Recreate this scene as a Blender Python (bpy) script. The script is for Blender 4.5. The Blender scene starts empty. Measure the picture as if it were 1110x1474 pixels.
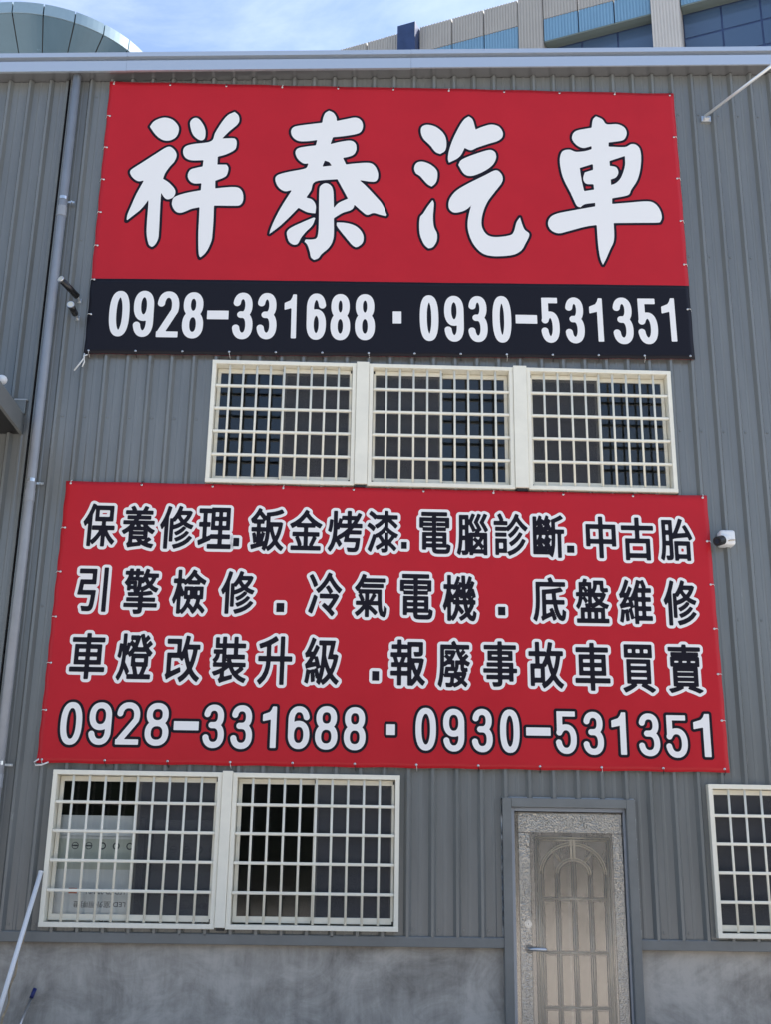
import bpy, bmesh, math, random
import numpy as np
from mathutils import Vector, Matrix
random.seed(7)
S = bpy.context.scene
COL = S.collection

# ------------------------------------------------------------------ camera
W, H, F = 1110.0, 1474.0, 1650.0          # photograph size and focal length in pixels
YAW, PITCH, ROLL = 0.0233752, 0.3048224, 0.0150744
CAM = np.array([0.0, -10.0, 1.55])        # the shed front is the plane y = 0
cy_, sy_, cp_, sp_ = math.cos(YAW), math.sin(YAW), math.cos(PITCH), math.sin(PITCH)
_f = np.array([sy_*cp_, cy_*cp_, sp_]); _r = np.array([cy_, -sy_, 0.0]); _u = np.cross(_r, _f)
_c, _s = math.cos(ROLL), math.sin(ROLL)
_R, _U = _c*_r + _s*_u, -_s*_r + _c*_u
cd = bpy.data.cameras.new('camera'); cam = bpy.data.objects.new('camera', cd); COL.objects.link(cam)
cam.matrix_world = Matrix(((_R[0], _U[0], -_f[0], CAM[0]), (_R[1], _U[1], -_f[1], CAM[1]), (_R[2], _U[2], -_f[2], CAM[2]), (0, 0, 0, 1)))
cd.sensor_fit = 'HORIZONTAL'; cd.sensor_width = 36.0; cd.lens = F/W*36.0
cd.clip_end = 2000.0; cd.clip_start = 0.05
S.camera = cam

# ------------------------------------------------------------------ sky and sun
SUN_EL, SUN_AZ = math.radians(52), math.radians(66)    # azimuth from +y (behind the shed) towards +x (right)
w = bpy.data.worlds.new('World'); S.world = w; w.use_nodes = True
nt = w.node_tree; nt.nodes.clear()
out = nt.nodes.new('ShaderNodeOutputWorld'); bg = nt.nodes.new('ShaderNodeBackground')
sky = nt.nodes.new('ShaderNodeTexSky'); sky.sky_type = 'NISHITA'; sky.sun_disc = False
sky.sun_elevation = SUN_EL; sky.sun_rotation = SUN_AZ
sky.air_density = 1.0; sky.dust_density = 1.1; sky.ozone_density = 1.0
tc = nt.nodes.new('ShaderNodeTexCoord'); mp = nt.nodes.new('ShaderNodeMapping'); mp.inputs['Scale'].default_value = (1.6, 2.6, 3.4)
mp.inputs['Rotation'].default_value = (0.3, 0.5, 0.9)
nz = nt.nodes.new('ShaderNodeTexNoise'); nz.inputs['Scale'].default_value = 2.2; nz.inputs['Detail'].default_value = 9; nz.inputs['Roughness'].default_value = 0.62
nz.inputs['Distortion'].default_value = 0.7
cr = nt.nodes.new('ShaderNodeValToRGB'); cr.color_ramp.elements[0].position = 0.46; cr.color_ramp.elements[1].position = 0.86
mx = nt.nodes.new('ShaderNodeMixRGB'); mx.inputs['Color2'].default_value = (7.5, 7.8, 8.2, 1)      # thin high cloud
mm = nt.nodes.new('ShaderNodeMath'); mm.operation = 'MULTIPLY'; mm.inputs[1].default_value = 0.27
nt.links.new(tc.outputs['Generated'], mp.inputs['Vector']); nt.links.new(mp.outputs['Vector'], nz.inputs['Vector'])
nt.links.new(nz.outputs['Fac'], cr.inputs['Fac']); nt.links.new(cr.outputs['Color'], mm.inputs[0])
nt.links.new(mm.outputs['Value'], mx.inputs['Fac'])
nt.links.new(sky.outputs['Color'], mx.inputs['Color1']); nt.links.new(mx.outputs['Color'], bg.inputs['Color'])
bg.inputs['Strength'].default_value = 0.092
nt.links.new(bg.outputs['Background'], out.inputs['Surface'])
sl = bpy.data.lights.new('sun', 'SUN'); sl.energy = 5.0; sl.angle = math.radians(0.6); sl.color = (1.0, 0.95, 0.88)
so = bpy.data.objects.new('sun', sl); COL.objects.link(so)
sd = Vector((math.sin(SUN_AZ)*math.cos(SUN_EL), math.cos(SUN_AZ)*math.cos(SUN_EL), math.sin(SUN_EL)))
so.rotation_euler = sd.to_track_quat('Z', 'Y').to_euler(); so.location = (20, 20, 40)
S.view_settings.view_transform = 'Standard'; S.view_settings.look = 'None'
S.view_settings.gamma = 1.0; S.view_settings.exposure = 1.62

# ------------------------------------------------------------------ pixel helpers
def ray(x, y): return _R*((x-W/2)/F) + _U*(-(y-H/2)/F) + _f
def P(x, y, yy=0.0):
    r = ray(x, y); return CAM + r*((yy-CAM[1])/r[1])
def ZP(x, y, z):
    r = ray(x, y); return CAM + r*((z-CAM[2])/r[2])

# ------------------------------------------------------------------ materials
MATS = {}
def mat(name, col, rough=0.5, metal=0.0, var=0.0, vscale=6.0, stretch=(1, 1, 1), bump=0.0, bscale=40.0, spec=0.5, coat=0.0):
    if name in MATS: return MATS[name]
    m = bpy.data.materials.new(name); m.use_nodes = True; t = m.node_tree; b = t.nodes['Principled BSDF']
    b.inputs['Base Color'].default_value = (*col, 1); b.inputs['Roughness'].default_value = rough
    b.inputs['Metallic'].default_value = metal; b.inputs['Specular IOR Level'].default_value = spec
    b.inputs['Coat Weight'].default_value = coat
    if var or bump:
        c = t.nodes.new('ShaderNodeTexCoord'); mpn = t.nodes.new('ShaderNodeMapping'); mpn.inputs['Scale'].default_value = stretch
        t.links.new(c.outputs['Object'], mpn.inputs['Vector'])
    if var:
        n = t.nodes.new('ShaderNodeTexNoise'); n.inputs['Scale'].default_value = vscale; n.inputs['Detail'].default_value = 6; n.inputs['Roughness'].default_value = 0.65
        t.links.new(mpn.outputs['Vector'], n.inputs['Vector'])
        r = t.nodes.new('ShaderNodeValToRGB'); e = r.color_ramp.elements
        e[0].position, e[1].position = 0.3, 0.7
        e[0].color = (*[max(0, v*(1-var)) for v in col], 1); e[1].color = (*[min(1, v*(1+var)) for v in col], 1)
        t.links.new(n.outputs['Fac'], r.inputs['Fac']); t.links.new(r.outputs['Color'], b.inputs['Base Color'])
        q = t.nodes.new('ShaderNodeMapRange'); q.inputs['To Min'].default_value = max(0, rough-0.08); q.inputs['To Max'].default_value = min(1, rough+0.08)
        t.links.new(n.outputs['Fac'], q.inputs['Value']); t.links.new(q.outputs['Result'], b.inputs['Roughness'])
    if bump:
        n2 = t.nodes.new('ShaderNodeTexNoise'); n2.inputs['Scale'].default_value = bscale; n2.inputs['Detail'].default_value = 4
        t.links.new(mpn.outputs['Vector'], n2.inputs['Vector'])
        bn = t.nodes.new('ShaderNodeBump'); bn.inputs['Strength'].default_value = bump; bn.inputs['Distance'].default_value = 0.02
        t.links.new(n2.outputs['Fac'], bn.inputs['Height']); t.links.new(bn.outputs['Normal'], b.inputs['Normal'])
    MATS[name] = m; return m

CLAD = mat('grey_painted_steel', (0.156, 0.163, 0.159), 0.24, 0.0, 0.12, 3.0, (2.0, 2.0, 0.22), 0.07, 1.6, spec=0.8)
FLASH = mat('grey_flashing', (0.156, 0.163, 0.159), 0.36, 0, 0.12, 4)
SOFF = mat('soffit_steel', (0.30, 0.30, 0.31), 0.10, 0.7)
GUT = mat('gutter_steel', (0.55, 0.59, 0.64), 0.26, 0.55)
PIPE = mat('grey_pvc_pipe', (0.27, 0.285, 0.31), 0.32, 0, 0.08, 5)
STEEL = mat('zinc_steel', (0.62, 0.63, 0.64), 0.28, 0.9)
CREAM = mat('cream_aluminium', (0.80, 0.76, 0.64), 0.36, 0, 0.05, 6)
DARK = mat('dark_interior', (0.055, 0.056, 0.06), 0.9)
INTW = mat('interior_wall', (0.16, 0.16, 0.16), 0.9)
RUBBER = mat('black_rubber', (0.012, 0.012, 0.013), 0.5)
RED = mat('red_vinyl', (0.47, 0.015, 0.024), 0.34, 0, 0.05, 2.0, bump=0.05, bscale=6, spec=0.2)
BLACKV = mat('black_vinyl', (0.012, 0.011, 0.016), 0.34, 0, bump=0.05, bscale=6, spec=0.15)
WHITEV = mat('white_ink', (0.82, 0.80, 0.785), 0.40, spec=0.2)
INK = mat('dark_ink', (0.010, 0.008, 0.014), 0.40, spec=0.15)
ROPE = mat('white_rope', (0.7, 0.7, 0.68), 0.8)
WPLAST = mat('white_plastic', (0.74, 0.75, 0.76), 0.35)
BPLAST = mat('black_plastic', (0.012, 0.012, 0.014), 0.25)

def concrete():
    m = bpy.data.materials.new('trowelled_concrete'); m.use_nodes = True; t = m.node_tree; b = t.nodes['Principled BSDF']
    c = t.nodes.new('ShaderNodeTexCoord')
    def noise(scale, detail, dist, st=(1, 1, 1), rot=(0, 0, 0)):
        mpn = t.nodes.new('ShaderNodeMapping'); mpn.inputs['Scale'].default_value = st; mpn.inputs['Rotation'].default_value = rot
        t.links.new(c.outputs['Object'], mpn.inputs['Vector'])
        n = t.nodes.new('ShaderNodeTexNoise'); n.inputs['Scale'].default_value = scale; n.inputs['Detail'].default_value = detail
        n.inputs['Roughness'].default_value = 0.7; n.inputs['Distortion'].default_value = dist
        t.links.new(mpn.outputs['Vector'], n.inputs['Vector']); return n
    a = noise(1.6, 8, 1.2); d = noise(3.4, 8, 0.9, (0.8, 1, 1.15), (0, 0.4, 0)); g = noise(60, 5, 0); st = noise(3.2, 5, 0.3, (2.4, 1, 0.3))
    r = t.nodes.new('ShaderNodeValToRGB'); e = r.color_ramp.elements
    e[0].position, e[1].position = 0.40, 0.62; e[0].color = (0.205, 0.186, 0.16, 1); e[1].color = (0.49, 0.45, 0.395, 1)
    m1 = t.nodes.new('ShaderNodeMath'); m1.operation = 'MULTIPLY_ADD'; m1.inputs[1].default_value = 0.50
    m2 = t.nodes.new('ShaderNodeMath'); m2.operation = 'MULTIPLY_ADD'; m2.inputs[1].default_value = 0.35
    m3 = t.nodes.new('ShaderNodeMath'); m3.operation = 'MULTIPLY'; m3.inputs[1].default_value = 0.22
    t.links.new(st.outputs['Fac'], m3.inputs[0])
    t.links.new(d.outputs['Fac'], m2.inputs[0]); t.links.new(m3.outputs[0], m2.inputs[2])
    t.links.new(a.outputs['Fac'], m1.inputs[0]); t.links.new(m2.outputs[0], m1.inputs[2])
    t.links.new(m1.outputs[0], r.inputs['Fac']); t.links.new(r.outputs['Color'], b.inputs['Base Color'])
    b.inputs['Roughness'].default_value = 0.72
    ad = t.nodes.new('ShaderNodeMath'); ad.operation = 'MULTIPLY_ADD'; ad.inputs[1].default_value = 0.25
    t.links.new(g.outputs['Fac'], ad.inputs[0]); t.links.new(d.outputs['Fac'], ad.inputs[2])
    bn = t.nodes.new('ShaderNodeBump'); bn.inputs['Strength'].default_value = 0.22; bn.inputs['Distance'].default_value = 0.02
    t.links.new(ad.outputs[0], bn.inputs['Height']); t.links.new(bn.outputs['Normal'], b.inputs['Normal'])
    return m
CONC = concrete()

def glass(name, tint, refl_rough=0.09):
    m = bpy.data.materials.new(name); m.use_nodes = True; t = m.node_tree; t.nodes.remove(t.nodes['Principled BSDF'])
    o = t.nodes['Material Output']; tr = t.nodes.new('ShaderNodeBsdfTransparent'); tr.inputs['Color'].default_value = (*tint, 1)
    gl = t.nodes.new('ShaderNodeBsdfGlossy'); gl.inputs['Roughness'].default_value = refl_rough
    fr = t.nodes.new('ShaderNodeFresnel'); fr.inputs['IOR'].default_value = 1.5
    mxs = t.nodes.new('ShaderNodeMixShader')
    t.links.new(fr.outputs['Fac'], mxs.inputs['Fac']); t.links.new(tr.outputs[0], mxs.inputs[1]); t.links.new(gl.outputs[0], mxs.inputs[2])
    t.links.new(mxs.outputs[0], o.inputs['Surface']); return m
GLASS = glass('window_glass', (0.93, 0.95, 0.955))
def screen():
    m = bpy.data.materials.new('insect_screen_mesh'); m.use_nodes = True; t = m.node_tree; b = t.nodes['Principled BSDF']; o = t.nodes['Material Output']
    b.inputs['Base Color'].default_value = (0.072, 0.074, 0.082, 1); b.inputs['Roughness'].default_value = 0.8
    tr = t.nodes.new('ShaderNodeBsdfTransparent'); mxs = t.nodes.new('ShaderNodeMixShader'); mxs.inputs['Fac'].default_value = 0.52
    t.links.new(tr.outputs[0], mxs.inputs[1]); t.links.new(b.outputs[0], mxs.inputs[2]); t.links.new(mxs.outputs[0], o.inputs['Surface']); return m
SCREEN = screen()

# ------------------------------------------------------------------ mesh helpers
def link(name, me, m, parent=None, smooth=False):
    o = bpy.data.objects.new(name, me); COL.objects.link(o)
    if m is not None and len(me.materials) == 0: me.materials.append(m)
    if parent is not None: o.parent = parent
    if smooth:
        for p in me.polygons: p.use_smooth = True
    return o
def obj(name, bm, m, parent=None, smooth=False):
    me = bpy.data.meshes.new(name); bm.normal_update(); bm.to_mesh(me); bm.free()
    return link(name, me, m, parent, smooth)
def pyd(name, v, f, m, parent=None, smooth=False):
    me = bpy.data.meshes.new(name); me.from_pydata([tuple(a) for a in v], [], f); me.update()
    return link(name, me, m, parent, smooth)
def empty(name, loc=(0, 0, 0)):
    o = bpy.data.objects.new(name, None); COL.objects.link(o); o.location = loc; return o
def tag(o, label=None, cat=None, group=None, kind=None):
    if label: o['label'] = label
    if cat: o['category'] = cat
    if group: o['group'] = group
    if kind: o['kind'] = kind
    return o
def add_box(bm, x0, x1, y0, y1, z0, z1, bev=0.0):
    r = bmesh.ops.create_cube(bm, size=1.0)
    bmesh.ops.scale(bm, vec=(x1-x0, y1-y0, z1-z0), verts=r['verts'])
    bmesh.ops.translate(bm, vec=((x0+x1)/2, (y0+y1)/2, (z0+z1)/2), verts=r['verts'])
    if bev:
        es = list({e for v in r['verts'] for e in v.link_edges})
        bmesh.ops.bevel(bm, geom=es, offset=bev, segments=2, affect='EDGES', profile=0.5)
def box(name, x0, x1, y0, y1, z0, z1, m, parent=None, bev=0.0):
    bm = bmesh.new(); add_box(bm, x0, x1, y0, y1, z0, z1, bev); return obj(name, bm, m, parent)
def add_tube(bm, pts, r, n=10, cap=True, taper=None):
    pts = [Vector(p) for p in pts]; rings = []
    for i, p in enumerate(pts):
        d = (pts[min(i+1, len(pts)-1)]-pts[max(i-1, 0)]).normalized()
        a = d.cross(Vector((0, 0, 1)));
        if a.length < 1e-3: a = d.cross(Vector((0, 1, 0)))
        a.normalize(); b = d.cross(a)
        rr = r if taper is None else r*taper[i]
        rings.append([bm.verts.new(p + a*math.cos(2*math.pi*k/n)*rr + b*math.sin(2*math.pi*k/n)*rr) for k in range(n)])
    for i in range(len(rings)-1):
        for k in range(n):
            bm.faces.new((rings[i][k], rings[i][(k+1) % n], rings[i+1][(k+1) % n], rings[i+1][k]))
    if cap:
        bm.faces.new(rings[0][::-1]); bm.faces.new(rings[-1])
    bmesh.ops.recalc_face_normals(bm, faces=bm.faces)
def tube(name, pts, r, m, parent=None, n=10, taper=None):
    bm = bmesh.new(); add_tube(bm, pts, r, n, True, taper)
    o = obj(name, bm, m, parent)
    for p in o.data.polygons: p.use_smooth = len(p.vertices) == 4
    return o
def extrude_x(name, prof, xs, m, parent=None, zs=None):
    """profile (y, z) points swept along x stations xs; zs shifts each station's height"""
    v, f = [], []; n = len(prof)
    for i, x in enumerate(xs):
        dz = zs[i] if zs else 0
        v += [(x, p[0], p[1]+dz) for p in prof]
    for i in range(len(xs)-1):
        for k in range(n):
            a, b = i*n+k, i*n+(k+1) % n
            f.append((a, b, b+n, a+n))
    f.append(tuple(range(n))[::-1]); f.append(tuple(range((len(xs)-1)*n, len(xs)*n)))
    return pyd(name, v, f, m, parent)

# ------------------------------------------------------------------ ground
g = pyd('ground', [(-400, -400, 0), (400, -400, 0), (400, 400, 0), (-400, 400, 0)], [(0, 1, 2, 3)],
        mat('street_concrete', (0.33, 0.31, 0.285), 0.85, 0, 0.18, 0.8, bump=0.1, bscale=12))
tag(g, kind='structure')

# added leaf mass behind the camera, so panes and door reflect something dark
def added_wood():
    rnd = random.Random(3); v, f = [], []
    for k in range(17000):
        x = rnd.uniform(-70, 70); top = 8.5+1.6*math.sin(x*0.23)+1.4*math.sin(x*0.61+1)+rnd.uniform(-1, 1); z = top*(rnd.random()**0.7); y = -38-rnd.random()*5*(1-(z/13)**2)
        a = Vector((rnd.uniform(-1, 1), rnd.uniform(-1, 1), rnd.uniform(-1, 1))).normalized(); b = a.orthogonal().normalized(); c = a.cross(b); q = rnd.uniform(0.35, 0.8); i = len(v)
        p = Vector((x, y, z+0.3)); v += [p-b*q-c*q*0.6, p+b*q-c*q*0.6, p+b*q*0.8+c*q*0.6, p-b*q*0.8+c*q*0.6]; f.append((i, i+1, i+2, i+3))
    return tag(pyd('added_wood', v, f, mat('dark_foliage', (0.022, 0.034, 0.015), 0.6, 0, 0.4, 0.4)), kind='stuff', label='dense green leaf mass added unseen behind the camera for dark reflections', cat='added_wood')
added_wood()

# ------------------------------------------------------------------ the shed
shed = tag(empty('corrugated_shed'), 'grey corrugated steel shed on a concrete plinth, filling the picture', 'building')
XL, XR, DEP = -9.0, 8.0, 9.0
YC = -0.030                                   # valley face of the cladding
rib0 = P(452.3, 122, YC-0.02)[0]; pitch = (P(768.3, 122, YC-0.02)[0]-rib0)/11.0
def mean(*a): return sum(a)/len(a)
# openings (x0, x1, z0, z1), outer frame sizes measured on the front plane of the frames
YF = -0.10
def rect(tl, bl, tr, br):
    a, b, c, d = (P(*p, YF) for p in (tl, bl, tr, br))
    return [mean(a[0], b[0]), mean(c[0], d[0]), mean(b[2], d[2]), mean(a[2], c[2])]
WL = rect((77.9, 1107.8), (53.1, 1333), (575.7, 1114.9), (574.3, 1341.4))
WU = rect((305.9, 517.5), (294.3, 693.3), (964.3, 534.4), (978.6, 709.5))
wr_x = mean(P(1018.5, 1128, YF)[0], P(1035.5, 1350, YF)[0])
WR = [wr_x, wr_x+1.46, P(1035.5, 1350, YF)[2], P(1018.5, 1128, YF)[2]]
DO = [mean(P(720.5, 1146, -0.08)[0], P(732, 1474, -0.08)[0]), mean(P(913, 1151.6, -0.08)[0], P(931, 1474, -0.08)[0]), -0.05, P(817, 1149, -0.08)[2]]
LEDT = mean(P(0, 1334.5, -0.07)[2], P(1110, 1355, -0.07)[2]) - 0.005
LEDB = LEDT - 0.088
# eave: soffit depth from the photographed wall / fascia lines
E0 = P(0, 120, YC); E1 = P(1110, 109, YC)
def eave_z(x): return E0[2] + (E1[2]-E0[2])*(x-E0[0])/(E1[0]-E0[0])
SOFD = 0.20
for k in range(60):
    if P(0, 107, -SOFD)[2] < eave_z(P(0, 107, -SOFD)[0]): break
    SOFD += 0.005
GAPX = P(81.5, 300, YC)[0]                      # joint between the two runs of sheet, left of the downpipe

def cladding(name, xa, xb, holes, z0=None):
    xs = {xa: 0.0, xb: 0.0}
    def prof(x):
        u = ((x-rib0)/pitch+0.5) % 1.0 - 0.5; u *= pitch; a = abs(u)
        if a < 0.011: return 0.040
        if a < 0.034: return 0.040*(0.034-a)/0.023
        b = abs(a-pitch/2)
        for c_ in (0.0,):
            if b < 0.008: return 0.0045
            if b < 0.018: return 0.0045*(0.018-b)/0.010
        return 0.0
    k0 = int(math.floor((xa-rib0)/pitch))-1; k1 = int(math.ceil((xb-rib0)/pitch))+1
    st = []
    for k in range(k0, k1+1):
        c_ = rib0+k*pitch
        for d in (-0.034, -0.011, 0.011, 0.034, pitch/2-0.018, pitch/2-0.008, pitch/2+0.008, pitch/2+0.018): st.append(c_+d)
    for h in holes: st += [h[0], h[1]]
    st = sorted(x for x in set(round(s, 5) for s in st) if xa < x < xb); st = [xa]+st+[xb]
    v, f = [], []
    lo = LEDT-0.02 if z0 is None else z0
    for a, b in zip(st[:-1], st[1:]):
        if b-a < 1e-5: continue
        mid = (a+b)/2
        segs = [(lo, None)]
        for h in holes:
            if h[0] <= mid <= h[1]:
                ns = []
                for s0, s1 in segs:
                    top = 99 if s1 is None else s1
                    if h[2] >= top or h[3] <= s0: ns.append((s0, s1)); continue
                    if h[2] > s0: ns.append((s0, h[2]))
                    if h[3] < top: ns.append((h[3], s1))
                segs = ns
        e = 1e-6
        for s0, s1 in segs:
            i = len(v)
            ya, yb = YC-prof(a+e), YC-prof(b-e)
            za, zb = (eave_z(a), eave_z(b)) if s1 is None else (s1, s1)
            v += [(a, ya, s0), (b, yb, s0), (b, yb, zb), (a, ya, za)]; f.append((i, i+1, i+2, i+3))
    o = pyd(name, v, f, CLAD, shed)
    bm = bmesh.new(); bm.from_mesh(o.data); bmesh.ops.remove_doubles(bm, verts=bm.verts, dist=1e-4); bm.to_mesh(o.data); bm.free()
    return o
def inset(r, d): return (r[0]+d, r[1]-d, r[2]+d, r[3]-d)
holes = [inset(WL, 0.025), inset(WU, 0.025), inset(WR, 0.025), (DO[0]+0.02, DO[1]-0.02, -1, DO[3]-0.02)]
cladding('cladding', GAPX+0.010, XR, holes)
cladding('cladding', XL, GAPX-0.035, [], 0.0)
# vertical edge trims either side of the dark joint
box('edge_trim', GAPX-0.040, GAPX-0.014, YC-0.030, YC+0.02, 0.0, eave_z(GAPX)-0.004, FLASH, shed, 0.003)
box('joint_backing', GAPX-0.05, GAPX+0.05, 0.10, 0.12, 0.0, eave_z(GAPX)-0.004, RUBBER, shed)
# body of the building: side, back, roof, floors (closed, so that the rooms are dark)
def wall_quad(name, pts, m): return pyd(name, pts, [(0, 1, 2, 3)], m, shed)
TZ = lambda x: eave_z(x)+0.24
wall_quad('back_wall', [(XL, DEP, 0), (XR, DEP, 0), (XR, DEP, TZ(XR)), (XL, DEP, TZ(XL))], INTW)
wall_quad('side_wall', [(XL, 0.0, 0), (XL, DEP, 0), (XL, DEP, TZ(XL)), (XL, 0.0, TZ(XL))], CLAD)
wall_quad('side_wall', [(XR, 0.0, 0), (XR, DEP, 0), (XR, DEP, TZ(XR)), (XR, 0.0, TZ(XR))], CLAD)
wall_quad('roof', [(XL, -0.1, TZ(XL)-0.03), (XR, -0.1, TZ(XR)-0.03), (XR, DEP, TZ(XR)-0.03), (XL, DEP, TZ(XL)-0.03)], GUT)
box('upper_floor', XL+0.02, XR-0.02, 0.06, DEP-0.05, 3.55, 3.7, INTW, shed)
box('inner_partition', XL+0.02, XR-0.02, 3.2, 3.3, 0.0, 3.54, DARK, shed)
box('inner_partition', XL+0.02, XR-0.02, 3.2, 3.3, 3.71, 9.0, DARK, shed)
# concrete plinth either side of the door, steel sill flashing over it
box('concrete_plinth', GAPX+0.012, DO[0]+0.01, 0.0, 0.16, -0.02, LEDT-0.012, CONC, shed)
box('concrete_plinth', DO[1]-0.01, XR-0.02, 0.0, 0.16, -0.02, LEDT-0.012, CONC, shed)
for a, b in ((GAPX+0.013, DO[0]+0.004), (DO[1]-0.004, XR-0.03)):
    prof = [(0.01, LEDT), (-0.066, LEDT-0.006), (-0.070, LEDT-0.012), (-0.070, LEDB+0.004), (-0.060, LEDB), (-0.004, LEDB+0.004)]
    extrude_x('sill_flashing', prof, [a, b], FLASH, shed)
# heads of the sheet screws, too small and many to tell apart
bm = bmesh.new(); k0_ = int((GAPX+0.1-rib0)/pitch)-1
for zz in (LEDT+0.045, 3.75, 5.55, 7.4, 9.05):
    for k in range(k0_, 40):
        xx = rib0+k*pitch+0.055
        if xx < GAPX+0.05 or xx > XR-0.1 or any(h[0]-0.05 < xx < h[1]+0.05 and h[2]-0.05 < zz < h[3]+0.05 for h in holes): continue
        add_tube(bm, [(xx, YC+0.001, zz), (xx, YC-0.007, zz)], 0.008, 6)
tag(obj('screw_heads', bm, FLASH, shed), kind='stuff')
# soffit and two-step gutter fascia, in lengths with butt joints
cuts = [XL-0.3, P(183, 84, -SOFD)[0], P(592, 84, -SOFD)[0], XR+0.3]
for i, (a, b) in enumerate(zip(cuts[:-1], cuts[1:])):
    a2, b2 = a+0.001, b-0.001; dz = (0.0, 0.0, 0.006)[i]; dy = (0, -0.002, 0.004)[i]
    q = SOFD-dy
    prof = [(-q, 0), (-q, .118), (-q+.06, .122), (-q+.06, .156), (-q-.012, .160), (-q-.012, .212), (-q+.01, .224), (-q+.10, .224), (-q+.10, .02), (-q+.02, .0)]
    extrude_x('gutter', prof, [a2, b2], GUT, shed, [eave_z(a2)+dz, eave_z(b2)+dz])
extrude_x('soffit', [(-SOFD+.02, .004), (0.05, .004), (0.05, .03), (-SOFD+.02, .03)], [XL-0.2, XR+0.2], SOFF, shed, [eave_z(XL-0.2), eave_z(XR+0.2)])
# downpipe
px_, pr = P(75, 430, -0.11)[0], 0.041
dp = tube('downpipe', [(px_, -0.11, 0.02), (px_, -0.11, 4.4), (px_, -0.11, eave_z(px_)+0.02)], pr, PIPE, shed, 20)
for (cx, cyy) in ((97, 287), (46, 692), (5, 1098)):
    zc = P(cx, cyy, -0.11)[2]
    bm = bmesh.new(); add_tube(bm, [(px_, -0.11, zc-0.016), (px_, -0.11, zc+0.016)], pr+0.003, 20)
    add_box(bm, px_+0.03, px_+0.10, -0.075, -0.068, zc-0.022, zc-0.002); add_tube(bm, [(px_+0.075, -0.09, zc-0.012), (px_+0.075, -0.055, zc-0.012)], 0.009, 8)
    obj('pipe_clamp', bm, STEEL, dp)
    bm = bmesh.new(); add_tube(bm, [(px_, -0.11, zc-0.20), (px_, -0.11, zc-0.09)], pr+0.004, 20); obj('pipe_socket', bm, PIPE, dp, False)

# ---- windows
BARV = {}; 
def window(x0, x1, z0, z1, glass_left=True):
    fw, yo, yi = 0.038, YF, 0.06
    bm = bmesh.new()
    add_box(bm, x0, x1, yo, yi, z1-fw, z1, 0.003); add_box(bm, x0, x1, yo-0.002, yi, z0, z0+fw, 0.003)
    add_box(bm, x0+0.001, x0+fw, yo+0.001, yi-0.001, z0+fw-0.002, z1-fw+0.002, 0.003); add_box(bm, x1-fw, x1-0.001, yo+0.001, yi-0.001, z0+fw-0.002, z1-fw+0.002, 0.003)
    wd = obj('window', bm, CREAM, shed)
    ix0, ix1, iz0, iz1 = x0+fw, x1-fw, z0+fw, z1-fw
    for k in range(1, 10):                                      # upright grille bars
        xx = ix0+(ix1-ix0)*k/10
        tube('grille_bar', [(xx, yo+0.024, iz0+0.003), (xx, yo+0.024, iz1-0.001)], 0.0105, CREAM, wd, 10)
    for k in range(1, 5):                                       # cross bars
        zz = iz0+0.012+(iz1-iz0)*k/5
        box('grille_crossbar', ix0+0.001, ix1-0.001, yo+0.008, yo+0.040, zz-0.0125, zz+0.0125, CREAM, wd, 0.006)
    xm = (ix0+ix1)/2
    def sash(a, b, y, sw, nm):
        bm = bmesh.new(); t = 0.022
        add_box(bm, a, b, y, y+t, iz0+0.012, iz0+0.062, 0.003); add_box(bm, a, b, y, y+t, iz1-0.045, iz1-0.004, 0.003)
        add_box(bm, a, a+sw, y+0.001, y+t-0.001, iz0+0.06, iz1-0.043, 0.002); add_box(bm, b-sw, b, y+0.001, y+t-0.001, iz0+0.06, iz1-0.043, 0.002)
        for xx in (a+0.012, b-0.012): add_box(bm, xx-0.004, xx+0.004, y-0.002, y+0.004, iz0+0.02, iz0+0.026)
        return obj(nm, bm, CREAM, wd)
    ga, gb = (ix0+0.004, xm+0.02) if glass_left else (xm-0.02, ix1-0.004)
    sa, sb = (xm-0.018, ix1-0.004) if glass_left else (ix0+0.004, xm+0.018)
    sash(ga, gb, 0.012, 0.032, 'glazed_sash'); sash(sa, sb, -0.022, 0.022, 'screen_sash'); sash(sa, sb, 0.038, 0.032, 'glazed_sash')
    for a, b, y in ((ga, gb, 0.022), (sa, sb, 0.048)):
        box('glass_pane', a+0.02, b-0.02, y, y+0.004, iz0+0.05, iz1-0.035, GLASS, wd)
    box('insect_screen', sa+0.015, sb-0.015, -0.012, -0.011, iz0+0.05, iz1-0.035, SCREEN, wd)
    for xx in (sa+0.006, sb-0.006):                             # little black corner keys of the screen
        for zz in (iz0+0.022, iz1-0.022): box('corner_key', xx-0.007, xx+0.007, -0.0245, -0.020, zz-0.014, zz+0.014, RUBBER, wd)
    return wd
def mullion(x0, x1, z0, z1):
    box('mullion_cover', x0, x1, YF-0.012, 0.05, z0+0.012, z1+0.012, CREAM, shed, 0.004)
    box('mullion_foot', x0+0.012, x1-0.012, YF+0.01, 0.04, z0-0.012, z0+0.0115, RUBBER, shed)
m0, m1 = P(308.5, 1334, YF)[0], P(323, 1334, YF)[0]; m0 = mean(m0, P(320, 1112, YF)[0]); m1 = mean(m1, P(335.5, 1112, YF)[0])
window(WL[0], m0-0.001, WL[2], WL[3], True); window(m1+0.001, WL[1], WL[2], WL[3], True); mullion(m0, m1, WL[2], WL[3])
u0, u1 = P(513.5, 522, YF)[0], P(531.5, 522, YF)[0]; u2, u3 = P(739, 528, YF)[0], P(758, 528, YF)[0]
window(WU[0], u0-0.001, WU[2], WU[3], True); window(u1+0.001, u2-0.001, WU[2], WU[3], False); window(u3+0.001, WU[1], WU[2], WU[3], False)
mullion(u0, u1, WU[2], WU[3]); mullion(u2, u3, WU[2], WU[3])
window(WR[0], WR[1], WR[2], WR[3], False)

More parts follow.
